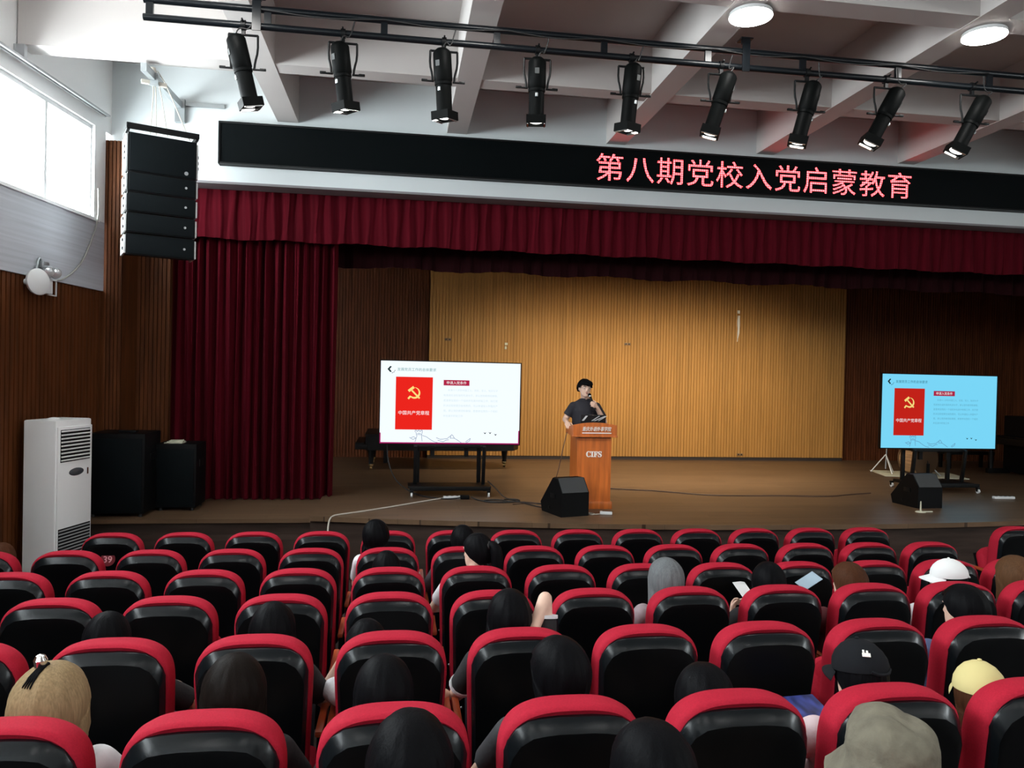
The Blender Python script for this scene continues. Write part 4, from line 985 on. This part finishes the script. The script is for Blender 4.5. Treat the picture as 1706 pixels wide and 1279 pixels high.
def seated(r, k, hx, H, label, style, colour, shirt, yaw=0, nod=0, roll=0, puff=1.0, length=0, hat=None, arms='lap', sleeve='short', skin=None, trim=None, extra=None, hy=.255):
    """someone seated in chair k of row r; hx sideways shift of the head, H height of the top of the head over that row's floor"""
    skin = skin or M_skin_light
    t = thing('person', label, 'person', (ROW_X[r]+k*PITCH, ROW_Y[r], row_floor(r)), 0, 'seated audience')
    s = .98
    q = (Euler((0, 0, pi + yaw)).to_matrix()) @ Euler((nod, roll, 0)).to_matrix()
    if hat: puff = .86
    hc = Vector((hx, hy, H-.128*(.55+.45*puff)-.004 - (.012 if hat else 0)))
    sh = H-.325; bx = hx*.55
    neck = Vector((hx*.8, hy-.02, H-.27)); body = MB()
    head_shape(body, hc, q, s)
    limb(body, [hc+Vector((0, -.012, -.06)), neck, Vector((bx, hy-.03, sh+.01))], [.050, .050, .058], 14)
    pel = Vector((0, .36, .52))
    tor = [((bx, hy-.02, sh+.03), .07, .06), ((bx, hy-.02, sh), .150, .085), ((bx, hy-.01, sh-.10), .155, .105), ((bx*.6, hy+.03, (sh+.52)/2), .135, .10), ((0, .34, .56), .145, .11), ((0, .36, .47), .15, .12)]
    body.loft(rings_ellipse(tor))
    shirt_mb = MB()
    inf = .014
    stor = [((bx, hy-.02, sh+.045), .062, .058)] + [(c, rx+inf, ry+inf) for c, rx, ry in tor[1:5]] + [((0, .355, .50), .168, .135)]
    shirt_mb.loft(rings_ellipse(stor))
    for sx in (-1, 1):
        S = Vector((bx+sx*.165, hy-.015, sh-.02)); E_ = Vector((sx*.262, hy+.13, max(.66, sh-.24))); Wr = Vector((sx*.10, .60, .66)); fd = Vector((-sx*.35, 1, .05)); nn = Vector((-sx*.4, 0, -1)); cu = .5
        if arms == 'phone': Wr = Vector((sx*.07, .50, .78)); fd = Vector((-sx*.25, .5, .6)); nn = Vector((-sx*.8, -.6, .2)); cu = .9
        if arms == 'raise' and sx == 1: E_ = Vector((hx+.185, hy+.05, H-.07)); Wr = Vector((hx+.075, hy-.11, H-.24)); fd = Vector((-1, -.1, .1)); nn = Vector((0, 1, 0)); cu = .35
        if arms == 'chin' and sx == -1: E_ = Vector((-.30, hy+.10, .74)); Wr = Vector((hx-.10, hy+.08, H-.20)); fd = Vector((.5, -.1, .8)); nn = Vector((1, 0, 0)); cu = .8
        limb(body, [S, E_, Wr], [.046, .036, .026], 12); hand(body, Wr, fd, nn, sx if arms != 'x' else sx, cu, .95)
        if sleeve == 'short':
            m_ = S + (E_-S)*.72; limb(shirt_mb, [S, m_], [.064, .060], 14, False); shirt_mb.ball(S, .063, 14, 8)
            if trim: tag_ = MB(); d = (E_-S).normalized(); tag_.cyl(m_-d*.012, m_+d*.004, .064, .064, 18); trim_o = tag_
        else:
            m_ = E_ + (Wr-E_)*.9; limb(shirt_mb, [S, E_, m_], [.064, .053, .042], 14, False); shirt_mb.ball(S, .063, 14, 8); shirt_mb.ball(E_, .053, 12, 8)
        if trim and sleeve == 'short': trim_o.build('sleeve_trim', CLOTH[trim], t)
    leg = MB(); leg.loft(rings_ellipse([((0, .35, .545), .150, .122), ((0, .36, .45), .165, .135), ((0, .37, .40), .15, .12)]))
    shoes = []
    for sx in (-1, 1):
        hip = Vector((sx*.085, .38, .475)); kn = Vector((sx*.115, .80, .50)); an = Vector((sx*.12, .82, .085))
        limb(body, [hip, kn, an], [.06, .045, .032], 12)
        limb(leg, [hip, kn, an+Vector((0, 0, .03))], [.088, .066, .048], 14, False); leg.ball(hip, .087, 14, 8); leg.ball(kn, .066, 14, 8)
        body.ball(an+Vector((0, .05, -.045)), (.035, .10, .035), 12, 8)
        sb = MB(); sb.lathe([(.0, 0), (.045, .004), (.048, .04), (.035, .07), (.0, .078)], an+Vector((0, .055, -.083)), (0, 0, 1), 16, 1, 2.5); shoes.append(sb)
    link('body', fuse(body, 'body', .0085, skin, 4), t)
    link('shirt', fuse(shirt_mb, 'shirt', .013, CLOTH[shirt], 5), t)
    link('trousers', fuse(leg, 'trousers', .015, M_trouser, 4), t)
    for sb in shoes: sb.build('shoe', M_shoe, t)
    if style:
        hm = hair_mb(hc, q, style, s, hash_(label), puff, length)
        ho = hm.build('hair', HAIR[colour], t, 80)
        if extra == 'ponytail':
            P = lambda x, y, z: hc + q @ (Vector((x, y, z))*s)
            pm = MB(); pm.tube([P(.0, .105, .035), P(0.0, .145, .045), P(0, .165, .0), P(.0, .16, -.09), P(.005, .15, -.20), P(.01, .14, -.28)], [.026, .032, .042, .044, .040, .030, .016], 12, 1); pm.build('ponytail', HAIR[colour], ho, 80)
            MB().lathe([(.028, -.008), (.034, 0), (.028, .008)], P(0, .118, .038), q @ Vector((0, 1, .2)), 16).build('hair_tie', M_rubber, ho)
        if extra == 'clip':
            P = lambda x, y, z: hc + q @ (Vector((x, y, z))*s)
            pm = MB(); pm.lathe([(.0, 0), (.018, .008), (.022, .03), (.014, .045), (0, .05)], P(.02, .03, .108*puff), (0, 0, 1), 14); pm.build('hair_clip', M_chrome, ho, label='silver hair clip')
            pm = MB(); sx_, sy_, sz_ = .078*puff, .098*puff, .120*(.55+.45*puff)
            def onhair(th, f): g = .0135+.010*sin(f); return P(sin(th)*sin(f)*(sx_+g), -cos(th)*sin(f)*(sy_+g*1.1)+.010, cos(f)*(sz_+g))
            for th in (pi-.50, pi-.38, pi-.27, pi-.16): pm.tube([onhair(th, f) for f in (.05, .25, .45, .65, .85)], [.007, .0065, .006, .005, .003, .0015], 6, 1)
            pm.build('dark_roots', HAIR['black'], ho)
    if hat:
        kind, hm_ = hat
        ob = cap_mb(hc, q, s*1.04, kind == 'bucket', 3).build('bucket_hat' if kind == 'bucket' else 'baseball_cap', hm_, t, 70)
        if kind != 'bucket':
            brim_mb(hc, q, s*1.04).build('brim', hm_, ob, 50)
            P = lambda x, y, z: hc + q @ (Vector((x, y, z))*s*1.04)
            MB().ball(P(0, .008, .136), (.009, .009, .005), 10, 6).build('button', hm_, ob)
            st = MB(); st.tube([P(.045, .106, .03), P(.02, .122, .018), P(-.02, .122, .018), P(-.045, .106, .03)], .007, 6, 1); st.build('strap', hm_, ob)
            if kind == 'mark':
                e = MB(); o_ = P(.045, .092, .088); n_ = (o_-P(0, .008, .02)).normalized(); qq = n_.to_track_quat('Z', 'Y').to_matrix()
                for a_, b_, w_, h_ in ((0, 0, .030, .016), (-.009, .013, .008, .014), (.004, .012, .008, .012)): e.box(o_+qq @ Vector((a_, b_, .001)), (w_, h_, .004), rot=qq, bev=.002)
                e.build('cap_patch', M_letter, ob, label='small white patch')
    return t
def hash_(s): return sum((i+3)*ord(ch) for i, ch in enumerate(s)) % 9973
NEAR = 'in the nearest row'
seated(0, 1, .01, 1.315, 'person with smooth dark hair low at the bottom edge, left of centre', 'short', 'black', 'black', puff=1.08, length=.05)
seated(0, 2, .03, 1.265, 'person with black hair at the bottom edge between two chairs, centre', 'short', 'black', 'black', yaw=.25, puff=1.08, length=.05)
seated(0, 3, .10, 1.255, 'person in a crumpled olive bucket hat at the bottom edge, right', 'short', 'dark', 'khaki', hat=('bucket', mat('olive_canvas', (.13, .118, .085), .9, noise=((20, 20, 20), .2), bump=((40, 40, 40), .5))))
seated(1, -1, .02, 1.20, 'person with puffed blonde hair held by a silver clip, white shirt', 'bob', 'blonde', 'white', puff=1.25, length=.12, extra='clip')
seated(1, 0, .03, 1.21, 'person with long straight dark brown hair, second seat from left, nearest row', 'long', 'dark', 'black', puff=1.12, length=.34)
seated(1, 1, -.04, 1.19, 'person with parted black hair in the third seat from left, nearest row', 'long', 'black', 'black', puff=1.1, length=.25)
seated(1, 2, .01, 1.24, 'person with black bob turning left, pale cheek showing, centre near row', 'bob', 'black', 'charcoal', yaw=.55, puff=1.08, length=.09)
seated(1, 3, -.005, 1.12, 'person with loose black hair sunk low in the fifth seat, nearest row', 'long', 'black', 'black', puff=1.15, length=.25, nod=.2)
seated(1, 4, .05, 1.19, 'person in a black cap with a small white patch, nearest row', 'cap', 'black', 'blush', yaw=.22, nod=.2, hat=('mark', mat('black_cap_cotton', (.008, .009, .011), .9, spec=.15)), sleeve='long')
seated(1, 5, -.01, 1.09, 'person in a pale yellow cap at the right edge', 'cap', 'brown', 'charcoal', yaw=-.35, nod=.1, length=.12, hat=('plain', mat('yellow_cap_cotton', (.60, .52, .23), .85)))
seated(2, 1, .03, 1.19, 'person with short black hair, bare arm, fifth row from the stage, left', 'bob', 'black', 'black', puff=1.08, length=.08)
seated(2, 0, -.11, 1.16, 'person with a dark head between first and second chairs, fifth row from the stage', 'short', 'black', 'black')
seated(2, 2, -.12, 1.10, 'person in white short sleeves with raised left arm, head hidden by chair', 'short', 'black', 'white', arms='chin', puff=1.0)
seated(2, 3, -.02, 1.23, 'person with black hair and an elbow raised behind the head, black sleeves with white hems', 'bob', 'black', 'black', puff=1.12, length=.08, arms='raise', trim='white')
seated(2, 7, .10, 1.21, 'person with short black hair turned left, right side of the fifth row', 'short', 'black', 'denim', yaw=.38, nod=.12, puff=1.05)
seated(3, 6, -.05, 1.235, 'person with long ash grey hair falling down the back', 'long', 'grey', 'mauve', puff=1.12, length=.36, yaw=.15)
seated(3, 7, .05, 1.20, 'person with black hair beside a white sheet, fourth row from the stage', 'bob', 'black', 'black', puff=1.05, length=.08, arms='phone')
seated(3, 8, .02, 1.19, 'person with brown hair and dark red top, fourth row from the stage', 'bob', 'brown', 'maroon', yaw=.4, nod=.15, length=.12, puff=1.03)
seated(3, 9, .15, 1.20, 'person in a white baseball cap looking down to the left', 'cap', 'black', 'white', yaw=1.2, nod=.06, hat=('plain', mat('white_cap_cotton', (.78, .80, .80), .8)))
seated(3, 10, .06, 1.22, 'person with wavy chestnut hair cut off by the right edge', 'curly', 'curly', 'charcoal', puff=1.2, length=.30)
seated(4, 4, .03, 1.29, 'person with black ponytail and white shirt turned to the left', 'tied', 'black', 'white', yaw=.9, nod=.15, extra='ponytail', puff=1.0)
seated(4, 3, -.02, 1.175, 'person with black head barely above the chair, white shirt, third row from the stage', 'short', 'black', 'white')
seated(5, 3, -.10, 1.295, 'person with short black hair leaning left, second row from the stage', 'short', 'black', 'white', yaw=-.25, roll=.12, puff=1.12)
seated(5, 4, .02, 1.245, 'person with black hair and a dark patterned jacket beside the ponytail', 'short', 'black', 'pattern', yaw=.3, sleeve='long')
seated(5, -2, .0, 1.13, 'person with brown hair and white collar at the left edge by the air conditioner', 'bob', 'brown', 'white', length=.06)

# papers held by the audience
def sheet(name, label, loc, size, rot, m):
    o = MB().box((0, 0, 0), (size[0], size[1], .003), bev=0).build(name, m, None, smooth=0, loc=loc, rot=rot); return tag(o, label, 'paper')
sheet('paper_sheet', 'white sheet of paper held beside the black-haired reader, fourth row', (2.37, 4.92, .97), (.10, .20), (radians(35), 0, .3), M_paper)
sheet('leaflet', 'pale blue leaflet tilted up right of the black-haired reader', (2.77, 4.82, 1.075), (.15, .10), (radians(20), radians(-28), .1), mat('pale_blue_paper', (.30, .40, .48), .5))
o = MB().box((0, 0, 0), (.20, .28, .003)).build('booklet', mat('blue_print', (.03, .045, .20), .5, noise=((18, 9, 5), .9, 1)), None, smooth=0, loc=(1.80, 3.08, .975), rot=(radians(12), 0, .1)); tag(o, 'dark blue printed booklet on the lap of the person in the black cap', 'booklet')

# ------------------------------------------------------------------ the speaker behind the lectern (faces the audience)
def speaker():
    t = thing('person', 'person in black short-sleeved polo and glasses speaking into a microphone behind the lectern', 'person', (2.565, 10.44, STAGE))
    q = Euler((.03, .03, .10)).to_matrix()
    hc = Vector((-.02, -.035, 1.602)); b = MB()
    head_shape(b, hc, q, 1.03)
    limb(b, [hc+Vector((0, .012, -.06)), Vector((-.005, .0, 1.47)), Vector((0, .015, 1.42))], [.056, .058, .068], 16)
    tor = [((0, .02, 1.445), .085, .065), ((0, .02, 1.405), .152, .085), ((0, .015, 1.30), .165, .125), ((0, .01, 1.13), .165, .128), ((0, .01, .98), .165, .125), ((0, .02, .88), .165, .122)]
    b.loft(rings_ellipse(tor))
    sm = MB(); sm.loft(rings_ellipse([((0, .015, 1.462), .072, .066), ((0, .02, 1.437), .108, .078)] + [(c, rx+.015, ry+.015) for c, rx, ry in tor[1:]] + [((0, .02, .84), .178, .136)]))
    S, E_, Wr = Vector((-.168, .015, 1.355)), Vector((-.268, .05, 1.165)), Vector((-.287, -.135, 1.135))
    limb(b, [S, E_, Wr], [.052, .042, .029], 14); hand(b, Wr, (-.02, -.85, -.32), (.25, -.2, -1), 1, .45)
    m_ = S+(E_-S)*.70; limb(sm, [S, m_], [.060, .068], 16, False); sm.ball(S, .060, 16, 10)
    S, E_, Wr = Vector((.168, .015, 1.355)), Vector((.262, -.07, 1.145)), Vector((.118, -.185, 1.352))
    limb(b, [S, E_, Wr], [.052, .043, .029], 14); hand(b, Wr, (-.62, -.62, .42), (-.62, .72, .05), -1, 1.15)
    m_ = S+(E_-S)*.74; limb(sm, [S, m_], [.060, .068], 16, False); sm.ball(S, .060, 16, 10)
    leg = MB(); leg.loft(rings_ellipse([((0, .02, .93), .168, .128), ((0, .02, .86), .178, .138), ((0, .02, .80), .17, .135)]))
    for sx in (-1, 1):
        hip, kn, an = Vector((sx*.09, .02, .83)), Vector((sx*.10, .0, .47)), Vector((sx*.11, .04, .09))
        limb(b, [hip, kn, an], [.07, .05, .035], 14); limb(leg, [hip, kn, an+Vector((0, 0, -.02))], [.098, .074, .062], 16, False); leg.ball(hip, .097, 14, 8); leg.ball(kn, .074, 14, 8)
        b.ball(an+Vector((0, -.06, -.045)), (.036, .11, .035), 14, 8)
    link('body', fuse(b, 'body', .0055, M_skin_light, 5), t)
    sh = link('polo_shirt', fuse(sm, 'polo_shirt', .010, mat('black_polo', (.010, .010, .017), .8, bump=((70, 70, 70), .2)), 5), t)
    c = MB()
    for sx in (-1, 1): c.prism([(0, 0), (.055, .004), (.065, -.018), (.012, -.034)], lambda x, z: (sx*(.012+x), -.072+x*.45, 1.462+z), lambda x, z: (sx*(.012+x), -.064+x*.45, 1.464+z))
    c.build('collar', mat('black_collar', (.012, .012, .018), .8), sh)
    link('trousers', fuse(leg, 'trousers', .014, M_trouser, 4), t)
    for sx in (-1, 1):
        MB().lathe([(.0, 0), (.048, .004), (.052, .04), (.04, .075), (0, .085)], (sx*.11, -.025, 0), (0, 0, 1), 18, 1, 2.6).build('shoe', M_shoe, t)
    face_parts(t, hc, q, 1.03)
    # fringe: full black hair with bangs
    h = hair_mb(hc, q, 'crop', 1.04, 11, 1.05)
    P = lambda x, y, z: hc + q @ (Vector((x, y, z))*1.03)
    rr = random.Random(5)
    for i in range(15):
        u = -1+2*i/14; x = .068*u; y = -.098+.035*u*u
        h.tube([P(x*.8, y+.045, .105), P(x*1.0, y-.004, .085), P(x*1.05+.006, y-.010, .060), P(x*1.04+.014+.006*rr.random(), y-.006, .034+.016*abs(u)+.014*rr.random())], [.012, .015, .012, .004], 8, 1)
    h.build('hair', HAIR['black'], t, 80)
    g = MB()
    for sx in (-1, 1):
        ring = [P(sx*.033+.0225*cos(a), -.102+.012*abs(cos(a)), .010+.0175*sin(a)) for a in [2*pi*i/20 for i in range(21)]]
        g.tube(ring, .0016, 6, 0); g.tube([P(sx*.055, -.095, .014), P(sx*.078, -.06, .014), P(sx*.08, .0, .012)], .0016, 6, 0)
    g.tube([P(-.010, -.104, .014), P(0, -.107, .017), P(.010, -.104, .014)], .0016, 6, 0); g.build('eyeglasses', mat('thin_glasses_rim', (.22, .2, .18), .3, .7), t)
    return t
speaker()
# microphone in the speaker's hand
t = thing('microphone', 'black handheld microphone at the mouth of the person behind the lectern', 'microphone', (2.565, 10.44, STAGE))
a = Vector((.018, -.170, 1.520)); bb = Vector((.088, -.225, 1.325)); d = (bb-a).normalized()
m = MB(); m.cyl(a+d*.03, bb, .0155, .0125, 16); m.lathe([(.012, 0), (.014, .008), (.0, .010)], bb, d, 14); m.build('handle', M_blackmetal, t)
MB().ball(a, .024, 18, 12).build('head_mesh', M_grille, t)
MB().lathe([(.021, .012), (.0225, .018), (.021, .026)], a, d, 18).build('collar_ring', M_steel, t)

# ------------------------------------------------------------------ fixtures of the stage border lights
for i, p in enumerate(sorted(BORDER+FLOOR_SPOTS)):
    t = thing('border_light', 'stage border lamp hidden above the valance, %s from left' % ORD[i], 'stage lamp', (p[0], p[1], p[2]), 0, 'stage border lamps')
    m = MB(); m.box((0, -.15, .20), (.5, .22, .2), bev=.02); m.build('housing', M_black, t)
    m = MB(); m.cyl((0, -.15, .3), (0, -.15, 1.78), .02); m.build('drop_pipe', M_pipe, t)
